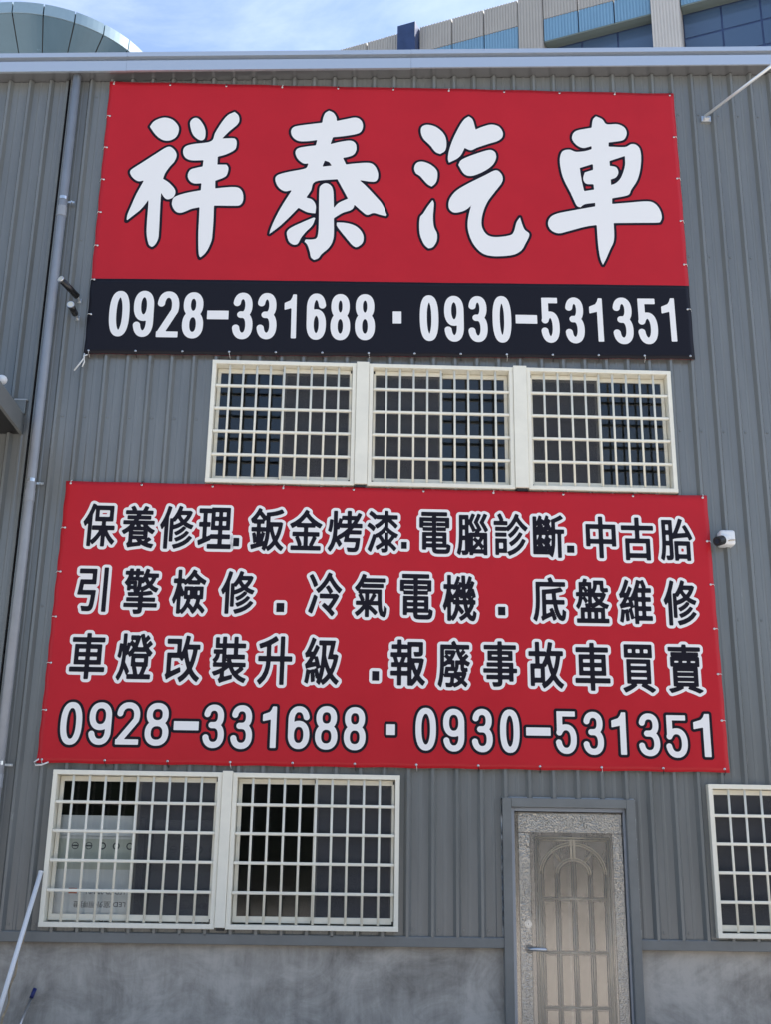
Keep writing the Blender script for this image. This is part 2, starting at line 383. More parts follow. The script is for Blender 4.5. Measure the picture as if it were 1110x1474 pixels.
# ---- door
LF = [mean(P(739, 1167, 0.02)[0], P(744.3, 1474, 0.02)[0]), mean(P(895.7, 1169, 0.02)[0], P(909.7, 1474, 0.02)[0]), 0.03, P(817, 1168, 0.02)[2]]
fwl, fwr = LF[0]-DO[0], DO[1]-LF[1]
bm = bmesh.new()
prof_t = 0.085
add_box(bm, DO[0], DO[0]+0.075, -0.085, 0.12, 0.0, DO[3], 0.004); add_box(bm, DO[1]-0.075, DO[1], -0.085, 0.12, 0.0, DO[3], 0.004)
add_box(bm, DO[0]+0.076, DO[1]-0.076, -0.085, 0.12, DO[3]-0.075, DO[3], 0.004)
obj('door_frame', bm, FLASH, shed)
bm = bmesh.new()
add_box(bm, DO[0]+0.0755, LF[0]+0.004, -0.03, 0.10, 0.0, DO[3]-0.076, 0.002); add_box(bm, LF[1]-0.004, DO[1]-0.0755, -0.03, 0.10, 0.0, DO[3]-0.076, 0.002)
add_box(bm, LF[0]+0.005, LF[1]-0.005, -0.03, 0.10, LF[3]-0.002, DO[3]-0.076, 0.002)
obj('door_lining', bm, mat('steel_lining', (0.30, 0.33, 0.38), 0.3, 0.4), shed)
for a, sgn in ((DO[0], 1), (DO[1], -1)):       # bead of sealant round the frame
    tube('sealant_bead', [(a-sgn*0.004, -0.034-0.01*math.sin(k*1.7)**2, 1.05+k*(DO[3]-1.05)/14) for k in range(15)], 0.007, mat('pale_sealant', (0.42, 0.44, 0.45), 0.6), shed, 6)
tube('sealant_bead', [(DO[0]+k*(DO[1]-DO[0])/10, -0.036-0.01*math.sin(k*2.1)**2, DO[3]+0.004) for k in range(11)], 0.006, MATS['pale_sealant'], shed, 6)
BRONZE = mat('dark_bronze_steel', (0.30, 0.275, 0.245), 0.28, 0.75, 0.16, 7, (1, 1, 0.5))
RELIEF_LIGHT = mat('champagne_relief_light', (0.70, 0.63, 0.51), 0.28, 0.3)  # mouldings paler than the leaf: highlights on the relief put into the colour
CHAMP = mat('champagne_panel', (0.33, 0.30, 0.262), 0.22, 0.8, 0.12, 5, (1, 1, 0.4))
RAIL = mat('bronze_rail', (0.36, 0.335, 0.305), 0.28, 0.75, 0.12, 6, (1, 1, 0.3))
def hammered():
    m = bpy.data.materials.new('hammered_bronze'); m.use_nodes = True; t = m.node_tree; b = t.nodes['Principled BSDF']
    b.inputs['Metallic'].default_value = 0.8; b.inputs['Roughness'].default_value = 0.28
    c = t.nodes.new('ShaderNodeTexCoord'); vo = t.nodes.new('ShaderNodeTexVoronoi'); vo.inputs['Scale'].default_value = 85; vo.feature = 'SMOOTH_F1'
    n = t.nodes.new('ShaderNodeTexNoise'); n.inputs['Scale'].default_value = 35; n.inputs['Detail'].default_value = 3
    t.links.new(c.outputs['Object'], vo.inputs['Vector']); t.links.new(c.outputs['Object'], n.inputs['Vector'])
    r = t.nodes.new('ShaderNodeValToRGB'); r.color_ramp.elements[0].color = (0.11, 0.102, 0.092, 1); r.color_ramp.elements[1].color = (0.58, 0.545, 0.49, 1)
    r.color_ramp.elements[0].position = 0.2; r.color_ramp.elements[1].position = 0.62
    ad = t.nodes.new('ShaderNodeMath'); ad.operation = 'MULTIPLY_ADD'; ad.inputs[1].default_value = 0.6
    t.links.new(n.outputs['Fac'], ad.inputs[0]); t.links.new(vo.outputs['Distance'], ad.inputs[2])
    t.links.new(ad.outputs[0], r.inputs['Fac']); t.links.new(r.outputs['Color'], b.inputs['Base Color'])
    bn = t.nodes.new('ShaderNodeBump'); bn.inputs['Strength'].default_value = 0.8; bn.inputs['Distance'].default_value = 0.008
    t.links.new(ad.outputs[0], bn.inputs['Height']); t.links.new(bn.outputs['Normal'], b.inputs['Normal']); return m
HAM = hammered()
YD = 0.02
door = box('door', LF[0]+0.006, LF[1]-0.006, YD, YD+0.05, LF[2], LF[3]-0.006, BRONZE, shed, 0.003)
door['label'] = 'embossed bronze steel door under clear protective film'
dw = LF[1]-LF[0]; kx = dw/725.0
def dx(z): return LF[0]+(z-180)*kx*1.0
dzs = (LF[3]-P(817, 1366, 0.02)[2])/((338+759)-172)   # metres per enlarged pixel down the leaf
def dz(z): return LF[3]-(z-172)*dzs
def strip(name, a, b, c, d, m, proud=0.006): return box(name, a, b, YD-proud, YD+0.001, c, d, m, door, 0.0025)
zb = LF[2]+0.02
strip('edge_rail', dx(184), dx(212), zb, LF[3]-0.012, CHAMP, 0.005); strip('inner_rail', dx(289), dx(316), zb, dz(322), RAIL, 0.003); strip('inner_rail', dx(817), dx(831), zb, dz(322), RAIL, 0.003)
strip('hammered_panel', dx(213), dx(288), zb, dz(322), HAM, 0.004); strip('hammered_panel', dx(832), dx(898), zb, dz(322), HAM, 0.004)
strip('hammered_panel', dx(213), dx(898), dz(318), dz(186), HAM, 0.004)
def mould(name, pts, r=0.0085):
    bm = bmesh.new(); add_tube(bm, [(p[0], YD-0.004, p[1]) for p in pts], r, 8); o = obj(name, bm, RELIEF_LIGHT, door, True); return o
xl, xr = dx(322), dx(812); zt = dz(352)
for q_ in (0, 0.022):
    mould('moulding', [(xl+q_, zb+q_), (xl+q_, zt-q_)]); mould('moulding', [(xr-q_, zb+q_), (xr-q_, zt-q_)]); mould('moulding', [(xl+q_, zt-q_), (xr-q_, zt-q_)])
xc = dx(567); cols = [dx(357), dx(460), xc, dx(675), dx(778)]
rows = [dz(765), dz(765+353), dz(765+706), dz(765+1059), dz(765+1412)]
za = dz(600)
for i, x in enumerate(cols):
    top = za if i in (0, 1, 3, 4) else dz(497)
    for q_ in (-0.009, 0.009): mould('moulding', [(x+q_, zb+0.03), (x+q_, top)], 0.007)
for z in rows:
    if z > zb+0.05: mould('moulding', [(cols[0], z), (cols[-1], z)], 0.010)
def arch(rx, rz, n=18): return [(xc+rx*math.cos(math.pi*k/n), za+rz*math.sin(math.pi*k/n)) for k in range(n+1)]
R1, R2 = (cols[4]-cols[0])/2, (cols[3]-cols[1])/2; v1, v2 = (600-393)*dzs, (600-500)*dzs
for q_ in (-0.009, 0.009):
    mould('arch_moulding', arch(R1+q_, v1+q_), 0.0072); mould('arch_moulding', arch(R2+q_, v2+q_), 0.0072)
for s_ in (-1, 1):
    for q_ in (-0.008, 0.008):
        c_, sn = math.cos(math.radians(50)), math.sin(math.radians(50))
        mould('arch_spoke', [(xc+s_*(R2*c_)+q_, za+v2*sn), (xc+s_*(R1*c_)+q_, za+v1*sn)], 0.006)
strip('keystone', xc-0.024, xc-0.003, dz(500), dz(362), RELIEF_LIGHT, 0.012); strip('keystone', xc+0.003, xc+0.024, dz(500), dz(362), RELIEF_LIGHT, 0.012)
bounds = [dz(612)]+rows
for r_ in range(len(rows)):
    z1_, z0_ = bounds[r_]-(0.0 if r_ == 0 else 0.022), max(rows[r_]+0.022, zb+0.03)
    if z1_-z0_ < 0.04: continue
    for i in range(4):
        a, b = cols[i]+0.024, cols[i+1]-0.024
        if r_ == 0:            # the top row has round-headed panels
            pts = [(a, z0_), (b, z0_)]; inner = i in (1, 2)
            rr, vv = ((R2, v2) if inner else (R1, v1))
            arc = []
            for k in range(9):
                x = b+(a-b)*k/8; t_ = (x-xc)/(rr-0.02); arc.append((x, za+(vv-0.03)*math.sqrt(max(0, 1-t_*t_))))
            pts += arc; bm = bmesh.new()
            f0 = bm.faces.new([bm.verts.new((p[0], YD-0.001, p[1])) for p in pts])
            bm.faces.ensure_lookup_table(); ex = bmesh.ops.inset_region(bm, faces=[f0], thickness=0.011, depth=0.0)
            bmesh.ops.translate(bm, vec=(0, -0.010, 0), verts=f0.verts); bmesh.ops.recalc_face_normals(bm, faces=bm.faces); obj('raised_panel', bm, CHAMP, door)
        else:
            bm = bmesh.new(); f0 = bm.faces.new([bm.verts.new(p) for p in ((a, YD-0.001, z0_), (b, YD-0.001, z0_), (b, YD-0.001, z1_), (a, YD-0.001, z1_))])
            bmesh.ops.inset_region(bm, faces=[f0], thickness=0.016, depth=0.0); bmesh.ops.translate(bm, vec=(0, -0.011, 0), verts=f0.verts)
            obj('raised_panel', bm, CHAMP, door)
# handle and lock
hx, hz = dx(270), dz(338+759)
bm = bmesh.new(); add_tube(bm, [(hx, YD+0.0, hz), (hx, YD-0.012, hz)], 0.035, 20); add_tube(bm, [(hx, YD-0.01, hz), (hx, YD-0.055, hz)], 0.011, 12)
add_tube(bm, [(hx-0.008, YD-0.052, hz), (hx+0.06, YD-0.056, hz), (hx+0.118, YD-0.054, hz-0.002), (hx+0.132, YD-0.048, hz-0.004)], 0.0145, 12); obj('handle', bm, STEEL, door, True)
lx, lz = dx(265), dz(175+759)
bm = bmesh.new(); add_tube(bm, [(lx, YD, lz), (lx, YD-0.014, lz)], 0.031, 20); add_tube(bm, [(lx, YD-0.01, lz), (lx, YD-0.022, lz)], 0.016, 14); obj('lock', bm, STEEL, door)
bm = bmesh.new(); add_box(bm, lx-0.002, lx+0.002, YD-0.0235, YD-0.0215, lz-0.007, lz+0.007); obj('keyhole', bm, RUBBER, door)
for zz in (dz(300), dz(1150)): tube('hinge', [(LF[1]-0.004, YD-0.012, zz-0.05), (LF[1]-0.004, YD-0.012, zz+0.05)], 0.010, FLASH, door, 10)
# clear film stuck over the leaf, creased
def film_mat():
    m = bpy.data.materials.new('clear_film'); m.use_nodes = True; t = m.node_tree; t.nodes.remove(t.nodes['Principled BSDF']); o = t.nodes['Material Output']
    tr = t.nodes.new('ShaderNodeBsdfTransparent'); gl = t.nodes.new('ShaderNodeBsdfGlossy'); gl.inputs['Roughness'].default_value = 0.12
    fr = t.nodes.new('ShaderNodeFresnel'); fr.inputs['IOR'].default_value = 1.6
    c = t.nodes.new('ShaderNodeTexCoord'); mpn = t.nodes.new('ShaderNodeMapping'); mpn.inputs['Scale'].default_value = (5, 1, 1.1)
    n = t.nodes.new('ShaderNodeTexNoise'); n.inputs['Scale'].default_value = 4; n.inputs['Detail'].default_value = 5; n.inputs['Distortion'].default_value = 0.8
    t.links.new(c.outputs['Object'], mpn.inputs['Vector']); t.links.new(mpn.outputs['Vector'], n.inputs['Vector'])
    bn = t.nodes.new('ShaderNodeBump'); bn.inputs['Strength'].default_value = 0.12; bn.inputs['Distance'].default_value = 0.02
    t.links.new(n.outputs['Fac'], bn.inputs['Height'])
    for s_ in (gl, fr): t.links.new(bn.outputs['Normal'], s_.inputs['Normal'])
    ma = t.nodes.new('ShaderNodeMath'); ma.operation = 'MULTIPLY_ADD'; ma.inputs[1].default_value = 1.3; ma.inputs[2].default_value = 0.02; ma.use_clamp = True
    t.links.new(fr.outputs['Fac'], ma.inputs[0])
    mxs = t.nodes.new('ShaderNodeMixShader'); t.links.new(ma.outputs[0], mxs.inputs['Fac']); t.links.new(tr.outputs[0], mxs.inputs[1]); t.links.new(gl.outputs[0], mxs.inputs[2])
    df = t.nodes.new('ShaderNodeBsdfDiffuse'); df.inputs['Color'].default_value = (0.75, 0.75, 0.75, 1); mz = t.nodes.new('ShaderNodeMixShader'); mz.inputs['Fac'].default_value = 0.045
    t.links.new(mxs.outputs[0], mz.inputs[1]); t.links.new(df.outputs[0], mz.inputs[2]); t.links.new(mz.outputs[0], o.inputs['Surface']); return m
def film(name, x0, x1, z0, z1, y, m, amp, nx=24, nz=48, ph=0):
    v, f = [], []
    for j in range(nz+1):
        for i in range(nx+1):
            x = x0+(x1-x0)*i/nx; z = z0+(z1-z0)*j/nz
            v.append((x, y-amp*(0.5+0.5*math.sin(9*x+ph+2.2*math.sin(3.1*z))*math.sin(4.3*z+x*5)), z))
    for j in range(nz):
        for i in range(nx): a = j*(nx+1)+i; f.append((a, a+1, a+nx+2, a+nx+1))
    return pyd(name, v, f, m, door, True)
FILM = film_mat()
film('protective_film', LF[0]+0.008, LF[0]+dw*0.49, zb, LF[3]-0.012, YD-0.0185, FILM, 0.003)
film('protective_film', LF[0]+dw*0.475, LF[1]-0.012, zb, LF[3]-0.010, YD-0.0230, FILM, 0.002, ph=2)

# ------------------------------------------------------------------ lettering engine
def glyph_contour(ch):
    c = bpy.data.curves.new('glyph', 'FONT'); c.body = ch; c.resolution_u = 4
    o = bpy.data.objects.new('glyph', c); COL.objects.link(o)
    dg = bpy.context.evaluated_depsgraph_get(); dg.update()
    ev = o.evaluated_get(dg); me = ev.to_mesh()
    vs = np.array([v.co[:2] for v in me.vertices]).reshape(-1, 2)
    cnt = {}
    for p in me.polygons:
        k = list(p.vertices)
        for a, b in zip(k, k[1:]+k[:1]):
            e = (min(a, b), max(a, b)); cnt[e] = cnt.get(e, 0)+1
    seg = np.array([[vs[a], vs[b]] for (a, b), n in cnt.items() if n == 1])
    ev.to_mesh_clear(); bpy.data.objects.remove(o); bpy.data.curves.remove(c)
    return seg
def sdf(seg, gx, gy):
    """signed distance (negative inside, even-odd) from points to boundary segments"""
    X, Y = np.meshgrid(gx, gy); px = X.ravel()[:, None]; py = Y.ravel()[:, None]
    a, b = seg[:, 0], seg[:, 1]; d = b-a; L = (d**2).sum(1)+1e-12
    t = np.clip(((px-a[:, 0])*d[:, 0]+(py-a[:, 1])*d[:, 1])/L, 0, 1)
    dist = np.sqrt(((px-a[:, 0]-t*d[:, 0])**2+(py-a[:, 1]-t*d[:, 1])**2).min(1))
    cr_ = ((a[:, 1] > py) != (b[:, 1] > py))
    xi = a[:, 0]+(py-a[:, 1])*d[:, 0]/np.where(np.abs(d[:, 1]) < 1e-12, 1e-12, d[:, 1])
    ins = ((cr_ & (px < xi)).sum(1) % 2) == 1
    return np.where(ins, -dist, dist).reshape(len(gy), len(gx))
def iso_mesh(fld, gx, gy, level, run=6):
    """filled region fld < level as polygons (x, y)"""
    V, Fc, idx = [], [], {}
    def vid(x, y):
        k = (round(x, 6), round(y, 6))
        if k not in idx: idx[k] = len(V); V.append((x, y))
        return idx[k]
    g = fld-level; ny, nx = g.shape
    ins = g < 0; full = ins[:-1, :-1] & ins[1:, :-1] & ins[:-1, 1:] & ins[1:, 1:]; anyc = ins[:-1, :-1] | ins[1:, :-1] | ins[:-1, 1:] | ins[1:, 1:]
    for j in range(ny-1):
        i = 0
        while i < nx-1:
            if full[j, i]:
                i0 = i
                while i < nx-1 and full[j, i] and i-i0 < run: i += 1
                Fc.append((vid(gx[i0], gy[j]), vid(gx[i], gy[j]), vid(gx[i], gy[j+1]), vid(gx[i0], gy[j+1]))); continue
            if anyc[j, i]:
                cs = [(gx[i], gy[j], g[j, i]), (gx[i+1], gy[j], g[j, i+1]), (gx[i+1], gy[j+1], g[j+1, i+1]), (gx[i], gy[j+1], g[j+1, i])]
                poly = []
                for k in range(4):
                    A, B = cs[k], cs[(k+1) % 4]
                    if A[2] < 0: poly.append(vid(A[0], A[1]))
                    if (A[2] < 0) != (B[2] < 0):
                        t = A[2]/(A[2]-B[2]); poly.append(vid(A[0]+t*(B[0]-A[0]), A[1]+t*(B[1]-A[1])))
                poly = [p for k, p in enumerate(poly) if p != poly[k-1]]
                if len(poly) >= 3: Fc.append(tuple(poly))
            i += 1
    return V, Fc
GL = {}
def contour(ch):
    if ch not in GL:
        if ch == '-' or ch == '.': pts = [(0, 0), (1, 0), (1, 1), (0, 1)]; GL[ch] = np.array([[pts[k], pts[(k+1) % 4]] for k in range(4)], float)
        elif ch == '1':
            pts = [(.62, 0), (1, 0), (1, 1), (.74, 1), (.66, .93), (.50, .86), (.0, .80), (.0, .655), (.62, .70)]
            GL[ch] = np.array([[pts[k], pts[(k+1) % len(pts)]] for k in range(len(pts))], float)
        else: GL[ch] = glyph_contour(ch)
    return GL[ch]

def digit_field(ch, wm, hm, gx, gy):
    r = 0.071*hm; a, b = wm/2-r, hm/2-r*0.94; paths, rects = [], []
    def arc(cx, cy, rx, ry, d0, d1, n=28, e=2.25):
        o_ = []
        for k in range(n+1):
            t = math.radians(d0+(d1-d0)*k/n); c_, s_ = math.cos(t), math.sin(t)
            o_.append((cx+rx*math.copysign(abs(c_)**(2/e), c_), cy+ry*math.copysign(abs(s_)**(2/e), s_)))
        return o_
    if ch == '0': paths.append(arc(0, 0, a, b, 0, 360, 48, 2.35))
    elif ch == '8': paths += [arc(0, .53*b, .90*a, .47*b, 0, 360, 40), arc(0, -.47*b, a, .53*b, 0, 360, 40)]
    elif ch == '3': paths += [arc(0, .53*b, .90*a, .47*b, 168, -88), arc(0, -.47*b, a, .53*b, 90, -168), [(-.28*a, .06*b), (.1*a, .06*b)]]
    elif ch in '96':
        g_ = 1 if ch == '9' else -1
        p = arc(0, .40*b, a, .60*b, 0, 360, 44); q = [(a, .40*b), (a, -.38*b)]+arc(0, -.38*b, a, .62*b, 0, -165, 22)
        paths += [[(g_*x, g_*y) for x, y in p], [(g_*x, g_*y) for x, y in q]]
    elif ch == '2':
        p = arc(0, .45*b, a, .55*b, 172, -28, 26); paths.append(p+[(-.86*a, -.90*b)]); rects.append((-a-r, a+r, -b-r*.94, -b+r*.86))
    elif ch == '5':
        rects += [(-.80*a-r, a+r*.6, b-r*.80, b+r*.94), (-.80*a-r, -.80*a+r*.9, .02*b, b)]
        paths.append(arc(0, -.36*b, a, .64*b, 150, -165, 30))
    P_ = np.stack(np.meshgrid(gx, gy), -1).reshape(-1, 2); f = np.full(len(P_), 9.0)
    for p in paths:
        p = np.array(p); A, B = p[:-1], p[1:]; d = B-A; L = (d**2).sum(1)+1e-12
        t = np.clip(((P_[:, None]-A)*d).sum(2)/L, 0, 1); f = np.minimum(f, np.sqrt((((P_[:, None]-A)-t[..., None]*d)**2).sum(2)).min(1)-r)
    for x0, x1, y0, y1 in rects:
        qx = np.abs(P_[:, 0]-(x0+x1)/2)-(x1-x0)/2; qy = np.abs(P_[:, 1]-(y0+y1)/2)-(y1-y0)/2
        f = np.minimum(f, np.hypot(np.maximum(qx, 0), np.maximum(qy, 0))+np.minimum(np.maximum(qx, qy), 0))
    return f.reshape(len(gy), len(gx))

class Banner:
    def __init__(s, tl, tr, br, bl, name, label, y=-0.088):
        s.y = y; s.c = [P(*p, y) for p in (tl, tr, br, bl)]
        s.root = tag(empty(name, tuple(s.c[3])), label, 'banner'); s.o = s.c[3]
        s.ang = math.atan2(s.c[1][2]-s.c[0][2], s.c[1][0]-s.c[0][0])*0.5+math.atan2(s.c[2][2]-s.c[3][2], s.c[2][0]-s.c[3][0])*0.5
    def wave(s, x, z):
        return 0.0035*math.sin(x*2.1+0.6*math.sin(z*1.3))*math.sin(z*1.7+1.0)+0.0012*math.sin(x*7.5+z*2.0)
    def bil(s, u, v):
        a, b, c, d = s.c; p = (a*(1-u)+b*u)*(1-v)+(d*(1-u)+c*u)*v; return p
    def sheet(s, name, v0, v1, m, dy, ties, parent, scal=True):
        nx, nz = 130, max(8, int(60*(v1-v0))); V, Fq = [], []
        for j in range(nz+1):
            for i in range(nx+1):
                u = i/nx; v = v0+(v1-v0)*j/nz; p = s.bil(u, v).copy()
                if scal:        # edges pulled in a little between the ties
                    def sc(t, n): return 0.5-0.5*math.cos(2*math.pi*t*n)
                    ed = math.exp(-v*26); eb = math.exp(-(1-v)*26); el = math.exp(-u*50); er = math.exp(-(1-u)*50)
                    p[2] += -ed*0.004*sc(u, ties[0])+eb*0.006*sc(u, ties[1]); p[0] += el*0.006*sc(v, ties[2])-er*0.004*sc(v, ties[3])
                    p[1] += 0.003*(ed*sc(u, ties[0]+3)+eb*sc(u, ties[1]+2)) + 0.003*(el+er)
                V.append((p[0], p[1]+s.wave(p[0], p[2])-dy, p[2]))
        for j in range(nz):
            for i in range(nx): a = j*(nx+1)+i; Fq.append((a+nx+1, a+nx+2, a+1, a))
        o = pyd(name, [np.array(q)-s.o for q in V], Fq, m, parent, True)
        md = o.modifiers.new('thickness', 'SOLIDIFY'); md.thickness = 0.0025; md.offset = -1
        return o
    def glyph(s, seg, cx, cyx, w_px, h_px, fill, outl, grow, edge, cells=84, name='character'):
        """seg: boundary in any units, stretched so that the grown fill has the pixel size given"""
        c = P(cx, cyx, s.y); wm = P(cx+w_px/2, cyx, s.y)[0]-P(cx-w_px/2, cyx, s.y)[0]; hm = P(cx, cyx-h_px/2, s.y)[2]-P(cx, cyx+h_px/2, s.y)[2]
        if isinstance(seg, str):
            m_ = edge+0.02; st = (max(wm, hm)+2*m_)/cells
            gx = np.arange(-wm/2-m_, wm/2+m_+st, st); gy = np.arange(-hm/2-m_, hm/2+m_+st, st)
            s.put(digit_field(seg, wm, hm, gx, gy), gx, gy, c, fill, outl, 0.0, edge, name); return
        lo = seg.reshape(-1, 2).min(0); hi = seg.reshape(-1, 2).max(0)
        q = (seg-(lo+hi)/2)/(hi-lo)*np.array([wm-2*grow, hm-2*grow])
        m_ = edge+grow+0.02; st = (max(wm, hm)+2*m_)/cells
        gx = np.arange(-wm/2-m_, wm/2+m_+st, st); gy = np.arange(-hm/2-m_, hm/2+m_+st, st)
        fld = sdf(q, gx, gy); s.put(fld, gx, gy, c, fill, outl, grow, edge, name)
    def put(s, fld, gx, gy, c, fill, outl, grow, edge, name):
        par = None
        for nm, lev, m, dy in ((name, grow, fill, 0.0040), (name+'_outline', grow+edge, outl, 0.0022)):
            if m is None: continue
            V, Fc = iso_mesh(fld, gx, gy, lev)
            ca, sa = math.cos(s.ang), math.sin(s.ang); vv = []
            for x, z in V:
                X = c[0]+x*ca-z*sa; Z_ = c[2]+x*sa+z*ca; vv.append((X-s.o[0], s.y+s.wave(X, Z_)-dy-s.o[1], Z_-s.o[2]))
            o = pyd(nm, vv, Fc, m, s.root if par is None else par)
            if par is None: par = o
    def line(s, text, boxes, off, sc, fill, outl, grow, edge):
        for ch, (x0, x1, y0, y1) in zip(text, boxes):
            g_ = grow if ch not in '-.1' else min(grow, 0.004)
            s.glyph(ch if ch in '0235689' else contour(ch), off[0]+(x0+x1)/2*sc, off[1]+(y0+y1)/2*sc, (x1-x0)*sc, (y1-y0)*sc, fill, outl, g_, edge)
    def eyelets(s, n, side, rope=False):
        bmx = bmesh.new(); bmesh.ops.create_circle(bmx, segments=10, radius=0.012, cap_ends=False)
        for k in range(n+1):
            t = k/n
            u, v = {'t': (t*0.985+0.0075, 0.010), 'b': (t*0.985+0.0075, 0.988), 'l': (0.006, t*0.97+0.015), 'r': (0.994, t*0.97+0.015)}[side]
            if side in 'lr' and k in (0, n): continue
            p = s.bil(u, v)-s.o; yy = p[1]-0.002
            bm = bmesh.new(); add_tube(bm, [(p[0], yy, p[2]), (p[0], yy-0.004, p[2])], 0.0105, 10); obj('eyelet', bm, STEEL, s.root, True)
            dx_, dz_ = {'t': (0.01, 0.05), 'b': (0.008, -0.05), 'l': (-0.05, 0.004), 'r': (0.05, 0.003)}[side]
            tube('tie', [(p[0], yy-0.004, p[2]), (p[0]+dx_*0.5, yy-0.006, p[2]+dz_*0.5), (p[0]+dx_, 0.045, p[2]+dz_)], 0.0032, ROPE if (k % 3 == 0 or side in 'lr') else RUBBER, s.root, 5)
        bmx.free()

# ---- upper banner
B1 = Banner((158, 118), (970, 135), (1001, 518), (120, 510), 'shop_banner', 'upper banner, red above black, with four big white brush characters and a phone number')
vb = (403-118)/(510-118.0); vb = 0.0
za_, zb_ = B1.c[0][2], B1.c[3][2]; zmid = mean(P(131, 402, B1.y)[2], P(997, 411, B1.y)[2]); vmid = (mean(B1.c[0][2], B1.c[1][2])-zmid)/(mean(B1.c[0][2], B1.c[1][2])-mean(B1.c[2][2], B1.c[3][2]))
B1.sheet('vinyl_sheet', 0, 1, RED, 0, (8, 13, 9, 7), B1.root)
B1.sheet('black_band', vmid, 1, BLACKV, 0.0012, (8, 13, 9, 7), B1.root)
def smooth_poly(pts, n=5):
    pts = [np.array(p, float) for p in pts]; N = len(pts); out_ = []
    sharp = []
    for i in range(N):
        a, b, c = pts[i-1], pts[i], pts[(i+1) % N]; d1 = b-a; d2 = c-b
        sharp.append(np.dot(d1, d2)/(np.linalg.norm(d1)*np.linalg.norm(d2)+1e-9) < math.cos(math.radians(58)))
    for i in range(N):
        p0, p1, p2, p3 = pts[i-1], pts[i], pts[(i+1) % N], pts[(i+2) % N]
        m1 = np.zeros(2)+(p2-p1) if sharp[i] else (p2-p0)/2; m2 = (p2-p1) if sharp[(i+1) % N] else (p3-p1)/2
        L = np.linalg.norm(p2-p1); 
        for mm_ in (m1, m2):
            l_ = np.linalg.norm(mm_)
            if l_ > 1.4*L: mm_ *= 1.4*L/l_
        for k in range(n):
            t = k/n; h00, h10, h01, h11 = 2*t**3-3*t**2+1, t**3-2*t**2+t, -2*t**3+3*t**2, t**3-t**2
            out_.append(h00*p1+h10*m1+h01*p2+h11*m2)
    return out_
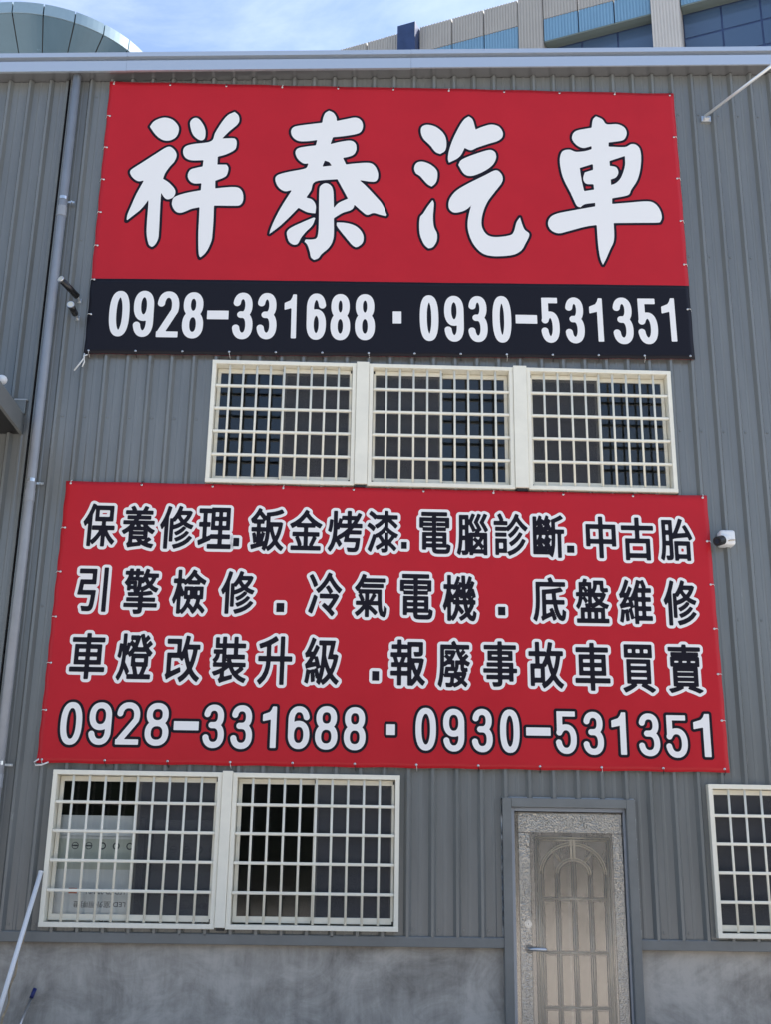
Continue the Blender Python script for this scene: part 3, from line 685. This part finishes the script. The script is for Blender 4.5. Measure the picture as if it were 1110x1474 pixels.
BRUSH = {
 (160, 140): ([
  [(308,240),(345,195),(420,168),(490,185),(535,235),(538,280),(515,325),(465,350),(410,345),(355,305)],
  [(452,400),(500,420),(522,465),(505,515),(465,560),(430,610),(413,655),(460,685),(505,735),(510,775),(485,808),(445,818),(420,800),(398,765),(392,850),(387,950),(382,1050),(375,1130),(350,1180),(325,1200),(300,1180),(283,1100),(285,1000),(293,900),(298,820),(270,860),(230,905),(180,945),(122,990),(130,940),(160,870),(200,780),(262,668),(215,675),(170,645),(150,605),(165,580),(250,525),(350,460)],
  [(630,230),(635,195),(665,172),(700,180),(735,225),(752,275),(748,330),(725,350),(690,340),(650,300)],
  [(985,122),(1015,150),(1022,190),(1005,225),(945,275),(885,335),(980,333),(1000,355),(1000,390),(985,425),(920,460),(850,480),(847,543),(920,543),(935,570),(925,620),(900,645),(830,672),(830,733),(960,722),(1020,730),(1050,770),(1052,830),(1030,865),(990,872),(820,870),(815,1000),(808,1090),(800,1150),(770,1220),(740,1260),(707,1285),(697,1240),(695,1100),(700,980),(705,882),(640,895),(560,925),(515,915),(488,875),(485,840),(505,800),(590,770),(715,747),(720,692),(660,692),(625,670),(610,630),(630,585),(680,568),(730,558),(737,508),(640,508),(590,485),(573,440),(590,400),(650,380),(795,358),(830,290),(880,210),(930,150)]], []),
 (370, 140): ([
  [(575,112),(610,130),(632,165),(635,195),(700,182),(785,168),(830,190),(845,235),(830,280),(790,300),(700,315),(605,325),(585,380),(660,362),(745,352),(785,375),(793,420),(775,460),(735,480),(685,490),(710,543),(780,535),(890,530),(935,550),(963,600),(965,650),(945,678),(900,680),(815,667),(870,715),(950,800),(1000,860),(1038,945),(1030,955),(985,945),(930,930),(880,945),(840,920),(775,862),(768,890),(740,910),(680,930),(612,972),(612,1100),(600,1160),(570,1210),(515,1258),(490,1290),(455,1305),(430,1285),(418,1235),(400,1185),(378,1160),(385,1142),(440,1142),(475,1130),(488,1080),(492,990),(493,880),(495,760),(505,715),(548,692),(590,712),(608,760),(612,890),(650,850),(725,815),(690,750),(640,660),(465,680),(430,750),(392,808),(440,825),(468,870),(465,935),(400,925),(330,890),(250,970),(180,1035),(97,1097),(110,1050),(150,960),(200,870),(278,748),(220,757),(170,725),(145,670),(160,630),(240,605),(385,575),(410,535),(370,535),(325,500),(305,450),(325,415),(390,400),(468,390),(480,347),(400,357),(330,355),(285,325),(270,280),(290,245),(350,230),(520,208),(528,165),(545,130)],
  [(465,970),(440,1030),(390,1080),(350,1130),(325,1175),(290,1183),(255,1160),(238,1110),(240,1075),(275,1045),(350,1010),(450,968)],
  [(635,1005),(700,1008),(770,1025),(820,1060),(848,1110),(843,1165),(800,1200),(765,1190),(720,1140),(640,1040)]],
  [[(540,512),(520,560),(595,552),(575,525)]]),
 (580, 150): ([
  [(145,225),(155,185),(200,170),(270,190),(330,245),(350,310),(340,375),(300,403),(260,385),(220,335),(165,280)],
  [(92,515),(110,475),(155,463),(220,485),(270,530),(278,580),(265,630),(232,662),(195,640),(140,580),(105,555)],
  [(240,768),(250,800),(243,900),(250,980),(275,1040),(270,1100),(240,1145),(205,1155),(170,1120),(140,1050),(133,970),(140,905),(165,875),(200,820)],
  [(528,103),(560,130),(583,208),(640,185),(710,168),(770,185),(800,230),(795,270),(760,298),(690,320),(600,350),(545,373),(495,355),(470,405),(435,440),(370,472),(362,440),(370,380),(400,290),(450,190),(490,130)],
  [(445,490),(470,450),(560,410),(690,370),(735,385),(748,425),(730,475),(690,515),(620,555),(545,578),(490,560)],
  [(740,532),(780,550),(800,590),(790,635),(740,700),(680,780),(645,860),(630,940),(640,1000),(680,1050),(750,1065),(860,1050),(890,1020),(910,950),(938,905),(955,960),(975,1005),(1010,1035),(1008,1065),(980,1120),(950,1170),(890,1205),(790,1218),(700,1215),(630,1190),(565,1120),(528,1030),(520,950),(535,860),(560,780),(540,820),(490,855),(420,870),(380,850),(367,810),(380,755),(430,695),(520,640),(650,575)]], []),
 (770, 150): ([
  [(490,102),(540,125),(575,165),(660,165),(715,190),(735,235),(720,280),(690,298),(590,312),(590,345),(720,348),(770,325),(810,330),(840,365),(850,440),(840,540),(815,620),(770,690),(755,725),(720,740),(618,758),(618,803),(750,793),(900,782),(960,800),(1000,850),(1015,910),(1000,950),(960,953),(630,955),(635,1050),(628,1110),(600,1170),(570,1240),(545,1288),(525,1240),(508,1140),(495,970),(400,985),(270,1020),(190,1037),(130,1010),(107,960),(125,910),(180,880),(300,855),(483,822),(483,793),(400,805),(365,830),(335,815),(290,720),(230,600),(205,500),(203,430),(225,380),(280,368),(330,385),(400,380),(455,365),(455,340),(390,355),(340,335),(302,290),(305,245),(340,215),(455,193),(465,130)]],
  [[(360,515),(465,483),(467,530),(400,550),(388,600),(410,640),(470,645),(475,688),(395,700),(375,610)], [(597,460),(720,420),(720,500),(690,590),(650,635),(610,652),(607,608),(650,590),(668,550),(650,510),(600,498)]]),
}
for (ox, oy), (outer, hol) in BRUSH.items():
    sc = 200/1110.0
    cpt = P(ox+100, oy+125, B1.y); fld = None
    def loc(pl):
        r_ = []
        for x, y in smooth_poly(pl):
            p = P(ox+x*sc, oy+y*sc, B1.y); r_.append((p[0]-cpt[0], p[2]-cpt[2]))
        r_ = np.array(r_); ca, sa = math.cos(-B1.ang), math.sin(-B1.ang); r_ = np.c_[r_[:, 0]*ca-r_[:, 1]*sa, r_[:, 0]*sa+r_[:, 1]*ca]
        return np.stack([r_, np.roll(r_, -1, 0)], 1)
    segs = [loc(pl) for pl in outer]; lo = np.concatenate(segs).reshape(-1, 2).min(0)-0.05; hi = np.concatenate(segs).reshape(-1, 2).max(0)+0.05
    gx = np.arange(lo[0], hi[0], 0.0085); gy = np.arange(lo[1], hi[1], 0.0085)
    for q in segs: d_ = sdf(q, gx, gy); fld = d_ if fld is None else np.minimum(fld, d_)
    for pl in hol: fld = np.maximum(fld, -sdf(loc(pl), gx, gy))
    B1.put(fld, gx, gy, cpt, WHITEV, INK, 0.0, 0.025, 'character')
NUM1 = '0928-331688'; NUM2 = '.0930-531351'
B1.line(NUM1, [(70,145,50,218),(160,235,50,220),(248,328,52,222),(342,420,55,225),(433,513,123,155),(527,603,57,228),(618,692,58,228),(720,765,62,225),(803,875,60,230),(892,965,62,232),(983,1057,62,232)], (130, 400), 430/1110, WHITEV, None, 0.014, 0)
B1.line(NUM2, [(38,68,118,160),(132,197,62,220),(217,285,64,222),(300,367,65,223),(385,450,65,225),(465,540,130,160),(553,617,70,225),(637,703,70,227),(722,768,72,222),(802,872,70,230),(888,957,73,230),(973,1020,72,222)], (550, 400), 460/1110, WHITEV, None, 0.014, 0)
B1.eyelets(10, 't'); B1.eyelets(13, 'b'); B1.eyelets(8, 'l'); B1.eyelets(6, 'r')
k0 = P(121, 512, -0.10)-B1.o
tube('rope_end', [k0+np.array(d) for d in ((0, 0, 0.02), (0.005, -0.01, -0.03), (-0.03, -0.012, -0.09), (-0.075, -0.01, -0.16))], 0.007, ROPE, B1.root, 7)
tube('rope_end', [k0+np.array(d) for d in ((0.03, 0, 0.01), (0.0, -0.012, -0.01), (0.012, -0.012, -0.07), (-0.005, -0.01, -0.12))], 0.006, ROPE, B1.root, 7)

# ---- lower banner
B2 = Banner((95, 692), (1018, 713), (1051, 1112), (52, 1098), 'shop_banner', 'lower red banner with three rows of black white-edged characters above a phone number')
B2.sheet('vinyl_sheet', 0, 1, RED, 0, (9, 11, 10, 8), B2.root)
k5 = 500/1110
R1a = [(88,192,55,192),(212,318,62,197),(333,440,62,200),(455,562,68,200),(567,586,165,192),(622,730,70,207),(748,852,75,205),(870,980,78,210),(995,1096,78,212)]
R1b = [(62,80,178,200),(120,220,82,215),(240,340,87,220),(358,467,87,222),(483,583,92,228),(592,615,190,213),(652,748,97,230),(765,868,100,237),(888,992,103,238)]
R2a = [(70,165,258,400),(218,328,262,408),(373,480,265,408),(528,635,270,408),(705,730,373,402),(808,915,275,415),(955,1060,280,418)]
R2b = [(58,163,280,425),(195,303,283,430),(372,395,385,412),(483,588,290,432),(620,725,295,437),(758,863,298,440),(900,1005,300,445)]
R3a = [(133,243,45,190),(280,390,47,195),(432,540,53,200),(578,685,57,203),(720,828,55,208),(867,975,60,208),(1078,1100,165,195)]
R3b = [(48,155,65,207),(193,293,68,212),(333,437,70,210),(473,580,72,215),(615,722,75,222),(760,860,80,228),(900,1005,80,230)]
G_, E_ = 0.0075, 0.026
B2.line('保養修理.鈑金烤漆', R1a, (80, 700), k5, INK, WHITEV, G_, E_)
B2.line('.電腦診斷.中古胎', R1b, (550, 700), k5, INK, WHITEV, G_, E_)
B2.line('引擎檢修.冷氣', R2a, (80, 700), k5, INK, WHITEV, G_, E_)
B2.line('電機.底盤維修', R2b, (550, 700), k5, INK, WHITEV, G_, E_)
B2.line('車燈改裝升級.', R3a, (40, 890), 510/1110, INK, WHITEV, G_, E_)
B2.line('報廢事故車買賣', R3b, (540, 890), 520/1110, INK, WHITEV, G_, E_)
B2.line(NUM1, [(103,170,262,395),(192,262,263,395),(278,350,263,395),(368,442,265,398),(457,535,322,350),(548,615,270,405),(635,703,272,408),(735,778,275,405),(815,882,275,408),(900,970,275,410),(990,1058,278,412)], (40, 890), 510/1110, WHITEV, INK, 0.012, 0.024)
B2.line(NUM2, [(35,62,325,358),(125,188,275,405),(210,275,278,408),(298,362,278,410),(385,445,280,412),(465,540,335,360),(555,620,285,415),(640,703,287,418),(728,772,288,418),(810,875,292,422),(893,960,297,427),(980,1030,293,425)], (540, 890), 520/1110, WHITEV, INK, 0.012, 0.024)
B2.eyelets(9, 't'); B2.eyelets(11, 'b'); B2.eyelets(6, 'l'); B2.eyelets(6, 'r')
k0 = P(52, 1097, -0.10)-B2.o
tube('rope_end', [k0+np.array(d) for d in ((0.02, 0, 0.03), (-0.015, -0.01, 0.0), (0.0, -0.012, -0.025), (0.05, -0.01, -0.02), (0.10, 0.01, 0.005))], 0.007, ROPE, B2.root, 7)

# ------------------------------------------------------------------ things fixed to the wall
# security camera right of the lower banner
cpos = P(1041, 777, -0.06)
cc = tag(empty('security_camera', tuple(cpos)), 'white security camera with black lens at the right edge of the lower banner', 'camera')
bm = bmesh.new(); add_box(bm, -0.052, 0.086, -0.10, 0.035, -0.072, 0.068, 0.022); obj('mounting_box', bm, WPLAST, cc, True)
bm = bmesh.new(); add_tube(bm, [(0.03, -0.05, 0.0), (-0.02, -0.09, -0.022), (-0.045, -0.11, -0.034)], 0.044, 20); obj('housing', bm, WPLAST, cc, False)
bm = bmesh.new(); add_tube(bm, [(-0.040, -0.106, -0.032), (-0.105, -0.155, -0.062)], 0.043, 20); h_ = obj('lens_hood', bm, BPLAST, cc)
bm = bmesh.new(); add_tube(bm, [(-0.104, -0.1545, -0.0615), (-0.108, -0.1575, -0.0633)], 0.022, 16); obj('lens', bm, mat('lens_glass', (0.02, 0.02, 0.03), 0.05), h_)
tube('cable', [(0.0, -0.115, -0.045), (0.03, -0.112, -0.034), (0.06, -0.106, -0.030), (0.075, -0.10, -0.028)], 0.004, mat('tan_cable', (0.45, 0.33, 0.2), 0.6), cc, 6)
# two spot lamps beside the upper banner
def spot(base, tip, label, r=0.031):
    b, t = Vector(base), Vector(tip); d = (t-b).normalized()
    o = tag(empty('spot_lamp', tuple(b)), label, 'lamp', 'tube spot lamps on the wall beside the upper banner')
    L = (t-b).length
    tube('lamp_body', [Vector((0, 0, 0)), d*L*0.98], r, BPLAST, o, 18)
    tube('bezel', [d*L*0.94, d*L*1.02], r*1.08, STEEL, o, 18)
    tube('lamp_lens', [d*L*1.015, d*L*1.024], r*0.86, mat('clear_lens', (0.6, 0.58, 0.5), 0.15), o, 18)
    bm = bmesh.new(); w_ = Vector((0, -0.0, 0)); wall = Vector((0.012, 0.5*(YC-b.y)+0.0, -0.03)); 
    add_tube(bm, [(0, 0, 0), (0.01, (YC-0.02-b.y)*0.6, -0.015), (0.012, YC-b.y, -0.02)], 0.010, 8); add_box(bm, -0.006, 0.028, YC-b.y-0.006, YC-b.y+0.004, -0.04, 0.005, 0.002); obj('bracket', bm, STEEL, o)
b_ = P(111, 427, -0.09); spot(b_, P(87, 402, -0.30), 'longer black tube spot lamp pointing out left, upper of two beside the downpipe')
b_ = P(108, 452, -0.09); spot(b_, P(101.5, 438.5, -0.25), 'shorter black tube spot lamp, lower of two beside the downpipe')
# stay rod top right
rb = P(1014, 169, YC-0.03); rt = P(1150, 66, -0.95)
st_ = tag(empty('stay_rod', tuple(rb)), 'bright galvanised stay rod running out from a wall bracket at upper right', 'rod')
dv = Vector(rt-rb); tube('rod', [dv*0.005, dv], 0.016, mat('galvanised', (0.75, 0.77, 0.78), 0.3, 0.4), st_, 12)
bm = bmesh.new(); add_box(bm, -0.03, 0.07, 0.0, 0.035, -0.055, 0.012, 0.004); add_box(bm, -0.012, 0.05, -0.03, 0.002, -0.03, -0.022, 0.001)
obj('bracket', bm, STEEL, st_); bm = bmesh.new(); add_tube(bm, [(0.0, -0.012, 0.006), (0.0, -0.012, -0.04)], 0.009, 8); obj('bolt', bm, STEEL, st_)
# awning at the left edge
ax = P(36, 600, YC)[0]; at, ab = P(36, 598, YC)[2], P(31, 626, YC)[2]; atop = P(30, 578, YC)[2]
aw = tag(empty('awning', (ax, YC, ab)), 'grey steel awning with dark underside at the left edge', 'awning')
hh = at-ab; AL = 2.2
box('side_fascia', -0.03, 0.0, -AL, 0.0, 0.0, hh, FLASH, aw, 0.004)
box('front_fascia', -4.5, -0.031, -AL, -AL+0.03, 0.0, hh, FLASH, aw, 0.004)
box('roof_sheet', -4.5, -0.031, -AL+0.031, 0.03, hh-0.05, hh-0.03, CLAD, aw)
box('wall_flashing', -0.15, 0.006, -0.040, 0.0, hh+0.001, atop-ab, FLASH, aw, 0.004)
box('sealant_bead', -0.155, 0.012, -0.034, 0.0, atop-ab+0.001, atop-ab+0.014, MATS['pale_sealant'], aw, 0.003)
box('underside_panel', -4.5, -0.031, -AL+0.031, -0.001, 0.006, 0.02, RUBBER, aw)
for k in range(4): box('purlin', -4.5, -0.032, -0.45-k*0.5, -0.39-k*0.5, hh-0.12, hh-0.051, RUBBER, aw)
lp = P(2.5, 547, -0.30)
lamp = tag(empty('white_fitting', tuple(lp)), 'small round white fitting above the awning at the left edge', 'fitting')
bm = bmesh.new(); bmesh.ops.create_uvsphere(bm, u_segments=20, v_segments=12, radius=0.05); bmesh.ops.scale(bm, vec=(1, 1, 0.9), verts=bm.verts); obj('globe', bm, WPLAST, lamp, True)
tube('stem', [(0, 0, -0.03), (-0.01, 0.02, lp[2]*0+(at-0.03-lp[2]))], 0.018, WPLAST, lamp, 10)

# ------------------------------------------------------------------ things leaning at lower left
top = P(59, 1254, -0.115); low = P(3, 1440, -0.42)
dv = Vector(low-top); foot = Vector(top)+dv*((0.0-top[2])/dv.z)
po = tag(empty('white_pole', tuple(foot)), 'long white pole leaning against the lower left window', 'pole')
tube('shaft', [Vector((0, 0, 0.0)), Vector(top)-foot], 0.019, WPLAST, po, 14); e_ = Vector(top)-foot
tube('end_cap', [e_*0.994, e_*1.002], 0.0205, WPLAST, po, 14)
t2 = P(36, 1335, -0.20); l2 = P(3, 1474, -0.36); d2 = Vector(l2-t2); f2 = Vector(t2)+d2*((0.01-t2[2])/d2.z)
pts = [f2+(Vector(t2)-f2)*k/22+Vector((0.010*math.sin(k*1.3), 0.008*math.cos(k*1.7), 0)) for k in range(23)]
cd_ = tube('bamboo_strip', pts, 0.009, mat('bamboo', (0.33, 0.26, 0.17), 0.7, 0, 0.4, 20), None, 7)
tag(cd_, 'thin crooked brown strip hanging along under the white pole', 'stick')
t3 = P(51, 1421, -0.03); l3 = P(29, 1474, -0.16); d3 = Vector(l3-t3); f3 = Vector(t3)+d3*((0.0-t3[2])/d3.z)
mo = tag(empty('mop_handle', tuple(f3)), 'steel broom handle with dark blue tip leaning on the concrete', 'handle')
v3 = Vector(t3)-f3
tube('shaft', [Vector((0, 0, 0)), v3*0.90], 0.0115, STEEL, mo, 12); tube('grip', [v3*0.885, v3*0.99], 0.016, mat('blue_plastic', (0.012, 0.02, 0.12), 0.4), mo, 12)

# ------------------------------------------------------------------ cartons behind the lower left window
c0 = P(66, 1320, 0.072); c1 = P(189, 1320, 0.072); ctop = P(128, 1196, 0.072)[2]
SH = WL[2]+0.03
sf = tag(empty('storage_shelf', (c0[0]-0.05, 0.066, 0.0)), 'shelf carrying white cartons behind the lower left window', 'shelf')
sw = 1.45
box('shelf_board', 0, sw, 0, 0.55, SH-0.03, SH, INTW, sf)
for xx in (0.0, sw-0.04):
    for yy in (0.0, 0.51): box('leg', xx, xx+0.04, yy, yy+0.04, 0.0, SH-0.031, INTW, sf)
CART = mat('white_carton', (0.88, 0.88, 0.87), 0.7, 0, 0.05, 3); CARTG = mat('carton_flap', (0.66, 0.68, 0.60), 0.7); ORG = mat('orange_print', (0.6, 0.12, 0.04), 0.7); PRN = mat('dark_print', (0.05, 0.055, 0.07), 0.7)
def print_text(body, cx, cz, hgt, wid, y, m, parent):
    """flat print, upside down because the carton stands on its head"""
    seg = None; c = bpy.data.curves.new('print', 'FONT'); c.body = body; c.align_x = 'CENTER'; c.align_y = 'CENTER'
    o = bpy.data.objects.new('print', c); COL.objects.link(o); dg = bpy.context.evaluated_depsgraph_get(); dg.update()
    me = bpy.data.meshes.new_from_object(o.evaluated_get(dg)); bpy.data.objects.remove(o); bpy.data.curves.remove(c)
    a = np.array([v.co[:2] for v in me.vertices]); lo, hi = a.min(0), a.max(0)
    for v in me.vertices:
        q = (np.array(v.co[:2])-(lo+hi)/2)/(hi-lo); v.co = (cx-q[0]*wid, y, cz-q[1]*hgt)
    me.materials.clear(); link('printing', me, m, parent)
def carton(x0, x1, y0, y1, z1, label, full):
    o = tag(empty('carton', (x0, y0, SH+0.001)), label, 'box'); wd, hg, dp_ = x1-x0, z1-SH, y1-y0
    b_ = box('body', 0, wd, 0, dp_, 0, hg*0.80, CART, o, 0.004)
    box('flap', 0.004, wd-0.004, 0.012, dp_-0.01, hg*0.80+0.002, hg, CARTG if not full else CART, o, 0.004)
    box('top_band', 0.0, wd, -0.004, 0.004, hg*0.49, hg*0.775, CARTG, o, 0.001)
    yy = -0.0055
    box('printed_block', wd*0.24, wd*0.34, -0.003, 0.0, hg*0.265, hg*0.315, ORG, o)
    print_text('LED-FD-20WR1', wd*0.68, hg*0.285, hg*0.05, wd*0.46, -0.002, PRN, o)
    print_text('LED 室外照明燈', wd*0.62, hg*0.165, hg*0.06, wd*0.62, -0.002, PRN, o)
    print_text('LED', wd*0.70, hg*0.035, hg*0.05, wd*0.17, -0.002, PRN, o)
    for k in range(5):
        cx = wd*(0.27+0.165*k); cz = hg*0.71
        bm = bmesh.new(); add_tube(bm, [(cx, -0.0042, cz), (cx, -0.0052, cz)], 0.029, 20); ic = obj('printed_icon', bm, PRN, o)
        bm = bmesh.new(); add_tube(bm, [(cx, -0.0050, cz), (cx, -0.0060, cz)], 0.023 if k < 2 else 0.019, 20); obj('icon_centre', bm, CARTG, ic)
        if k < 2: bm = bmesh.new(); add_box(bm, cx-0.022, cx+0.022, -0.0066, -0.0056, cz-0.006, cz+0.006); obj('icon_bar', bm, PRN, ic)
    return o
z1_ = P(128, 1173, 0.072)[2]
carton(c0[0], c1[0]-0.01, 0.072, 0.48, z1_, 'white carton with upside-down printing behind the glass of the lower left window', True)
c2 = P(212, 1320, 0.12)[0]
carton(c2, c2+0.66, 0.12, 0.54, P(260, 1180, 0.12)[2], 'white carton seen dimly behind the insect screen of the lower left window', True)

# ------------------------------------------------------------------ buildings behind
# round tower head: inverted cone with a rim, panelled
HK = 30.0; kk = (HK-CAM[2])/(22.0-CAM[2])
ctr = CAM+(np.array([-8.6964, 16.5975, 22.0])-CAM)*kk; RR = 3.016*kk; FH = 0.31*kk
tw = tag(empty('round_tower', (ctr[0], ctr[1], 0)), 'round tower head with flaring blue-grey panels above the gutter at left', 'building')
a0 = math.atan2(*(ZP(64, 7.5, HK)-ctr)[1::-1]); a1 = math.atan2(*(ZP(150, 36, HK)-ctr)[1::-1]); da = (a1-a0)/2
PAN = mat('blue_grey_panel', (0.10, 0.17, 0.225), 0.24, 0.2, 0.05, 1); RIM = mat('pale_rim_panel', (0.26, 0.36, 0.42), 0.3, 0.2, 0.04, 1)
npan = max(8, int(round(2*math.pi/da))); da = 2*math.pi/npan; ga = 0.005
def ringpt(a, r, z): return (r*math.cos(a), r*math.sin(a), z)
drop = 2.3*kk; rin = RR-2.3*kk/0.9
for i in range(npan):
    b0, b1 = a0+i*da+ga, a0+(i+1)*da-ga; n = 5; aa = [b0+(b1-b0)*k/n for k in range(n+1)]
    v = [ringpt(a, RR, HK-FH) for a in aa]+[ringpt(a, RR+0.02, HK) for a in aa]; v += [ringpt(a, RR-0.08, HK-FH) for a in aa]+[ringpt(a, RR-0.08, HK) for a in aa]
    m_ = n+1; f = []
    for k in range(n): f += [(k, k+1, m_+k+1, m_+k), (m_+k, m_+k+1, 3*m_+k+1, 3*m_+k), (2*m_+k+1, 2*m_+k, 3*m_+k, 3*m_+k+1), (k+1, k, 2*m_+k, 2*m_+k+1)]
    f += [(0, m_, 3*m_, 2*m_), (n, 2*m_+n, 3*m_+n, m_+n)]
    pyd('rim_panel', v, f, RIM, tw)
    v = [ringpt(a, RR-0.03, HK-FH-0.012) for a in aa]+[ringpt(a, rin, HK-FH-drop) for a in aa]
    f = [(k, k+1, m_+k+1, m_+k) for k in range(n)]
    pyd('cone_panel', v, f, PAN, tw)
bm = bmesh.new(); add_tube(bm, [(0, 0, 0), (0, 0, HK-FH-drop), (0, 0, HK-FH-0.05), (0, 0, HK-0.003)], 1.0, 48, True, [rin-0.05, rin-0.05, RR-0.10, RR-0.085]); obj('tower_core', bm, RUBBER, tw)

# office block on the right, its roof line receding to the left
HB = 32.0
A_ = ZP(480, 75, HB); B_ = ZP(750, 0, HB); ub = (B_-A_); ub[2] = 0; ub /= np.linalg.norm(ub); nb = np.array([ub[1], -ub[0], 0.0])   # nb points towards the camera
def TB(x, y, off=0.0):
    r = ray(x, y); t = np.dot(A_+nb*off-CAM, nb)/np.dot(r, nb); p = CAM+r*t; return float(np.dot(p-A_, ub)), float(p[2])
ob = tag(empty('office_block', (A_[0], A_[1], 0)), 'beige and blue panelled office block rising behind the shed at right', 'building')
ob.rotation_euler = (0, 0, math.atan2(ub[1], ub[0]))
# local frame: x along ub, y = -nb (into the block), z up
BEI = mat('beige_ribbed_panel', (0.36, 0.345, 0.325), 0.55, 0.0, 0.07, 0.6); BLU = mat('blue_ribbed_panel', (0.16, 0.30, 0.44), 0.5, 0, 0.07, 0.6)
OLI = mat('soffit_panel', (0.13, 0.16, 0.15), 0.6); NAVY = mat('navy_panel', (0.025, 0.045, 0.12), 0.35, 0, 0.2, 3)
WING = mat('blue_window_glass', (0.055, 0.095, 0.17), 0.10, 0.0, spec=0.8)
PALE = mat('pale_ribbed_pier', (0.50, 0.48, 0.46), 0.55, 0, 0.06, 0.6)
zr = HB
zbl = mean(TB(690, 52)[1], TB(746, 38.3)[1], TB(784, 29)[1], TB(883, 1.5)[1]); zso = mean(TB(784, 58)[1], TB(938, 21)[1])
def ribbed(name, x0, x1, z0, z1, m, y=0.0, th=0.25, pit=0.11):
    n = max(2, int(round((x1-x0)/pit))); v, f = [], []; p_ = (x1-x0)/n; xs = []
    for k in range(n): xs += [(x0+k*p_+0.002, 0.0), (x0+(k+.55)*p_, 0.0), (x0+(k+.65)*p_, 0.022), (x0+(k+.92)*p_, 0.022)]
    xs.append((x1-0.002, 0.0)); xs += [(x1-0.002, th), (x0+0.002, th)]
    N = len(xs); v = [(x, y+d, z0) for x, d in xs]+[(x, y+d, z1) for x, d in xs]
    f = [(k, (k+1) % N, N+(k+1) % N, N+k) for k in range(N)]+[tuple(range(N))[::-1], tuple(range(N, 2*N))]
    return pyd(name, v, f, m, ob)
xpan = [TB(395, 98)[0], TB(460, 80)[0], TB(528, 66)[0], TB(604, 50)[0], TB(651, 50)[0], TB(697, 40)[0], TB(746.5, 30)[0]]
xp1, xp2, xp3, xp4 = TB(747, 50)[0], TB(783, 50)[0], TB(938.5, 30)[0], TB(982, 40)[0]
pw = (xpan[-1]-xpan[-2]); g_ = 0.02
DPT = 0.5
for a, b in zip(xpan[:-1], xpan[1:]):
    ribbed('parapet_panel', a+g_, b-g_, zbl+0.01, zr, BEI); ribbed('blue_panel', a+g_, b-g_, zso-1.6, zbl-0.01, BLU, 0.012)
def bay(a, b, n):
    w_ = (b-a)/n
    for k in range(n):
        ribbed('parapet_panel', a+k*w_+g_, a+(k+1)*w_-g_, zbl+0.01, zr+0.0, BEI); ribbed('blue_panel', a+k*w_+g_, a+(k+1)*w_-g_, zso, zbl-0.01, BLU, 0.012)
    box('soffit_panel', a+0.01, b-0.01, 0.27, DPT+0.1, zso+0.0, zso+0.1, OLI, ob); box('soffit_panel', a+0.01, b-0.01, 0.02, 0.269, zso-0.06, zso-0.004, OLI, ob)
    zz = zso; x = a
    nm = max(2, int(round((b-a)/1.35))); ww = (b-a)/nm
    for r_ in range(3):
        zt_ = zso-0.02-r_*1.0; zb2 = zt_-0.96
        for k in range(nm): box('window_pane', a+k*ww+0.03, a+(k+1)*ww-0.03, DPT, DPT+0.03, zb2, zt_-0.04, WING, ob)
    box('window_frame', a, b, DPT+0.02, DPT+0.12, zso-3.1, zso, NAVY, ob)
bay(xp2, xp3, 3)
xe = xp4+(xp3-xp2)*1.6
bay(xp4, xp4+(xp3-xp2), 3)
ribbed('pier', xp1+0.01, xp2-0.01, 0.0, zr+0.02, BEI, -0.03, DPT+0.3); ribbed('pier', xp3+0.01, xp4-0.01, 0.0, zr+3.0, PALE, -0.12, DPT+0.3)
ribbed('pier', xp4+(xp3-xp2)+0.01, xp4+(xp3-xp2)+xp4-xp3, 0.0, zr+3.0, PALE, -0.12, DPT+0.3)
box('block_body', xpan[0], xp4+(xp3-xp2)+xp4-xp3-0.05, DPT+0.15, DPT+14, 0.0, zr-0.3, BEI, ob)
box('block_body', xpan[0]+0.02, xp1, 0.3, DPT+0.14, 0.0, zr-0.3, BEI, ob)
nx0, nz0 = TB(572, 72, 0.4); nx1, nz1 = TB(598, 36, 0.4)
sb_ = box('sign_box', nx0, nx1, -0.4, 0.2, nz0-1.2, nz1+0.15, NAVY, ob, 0.01)
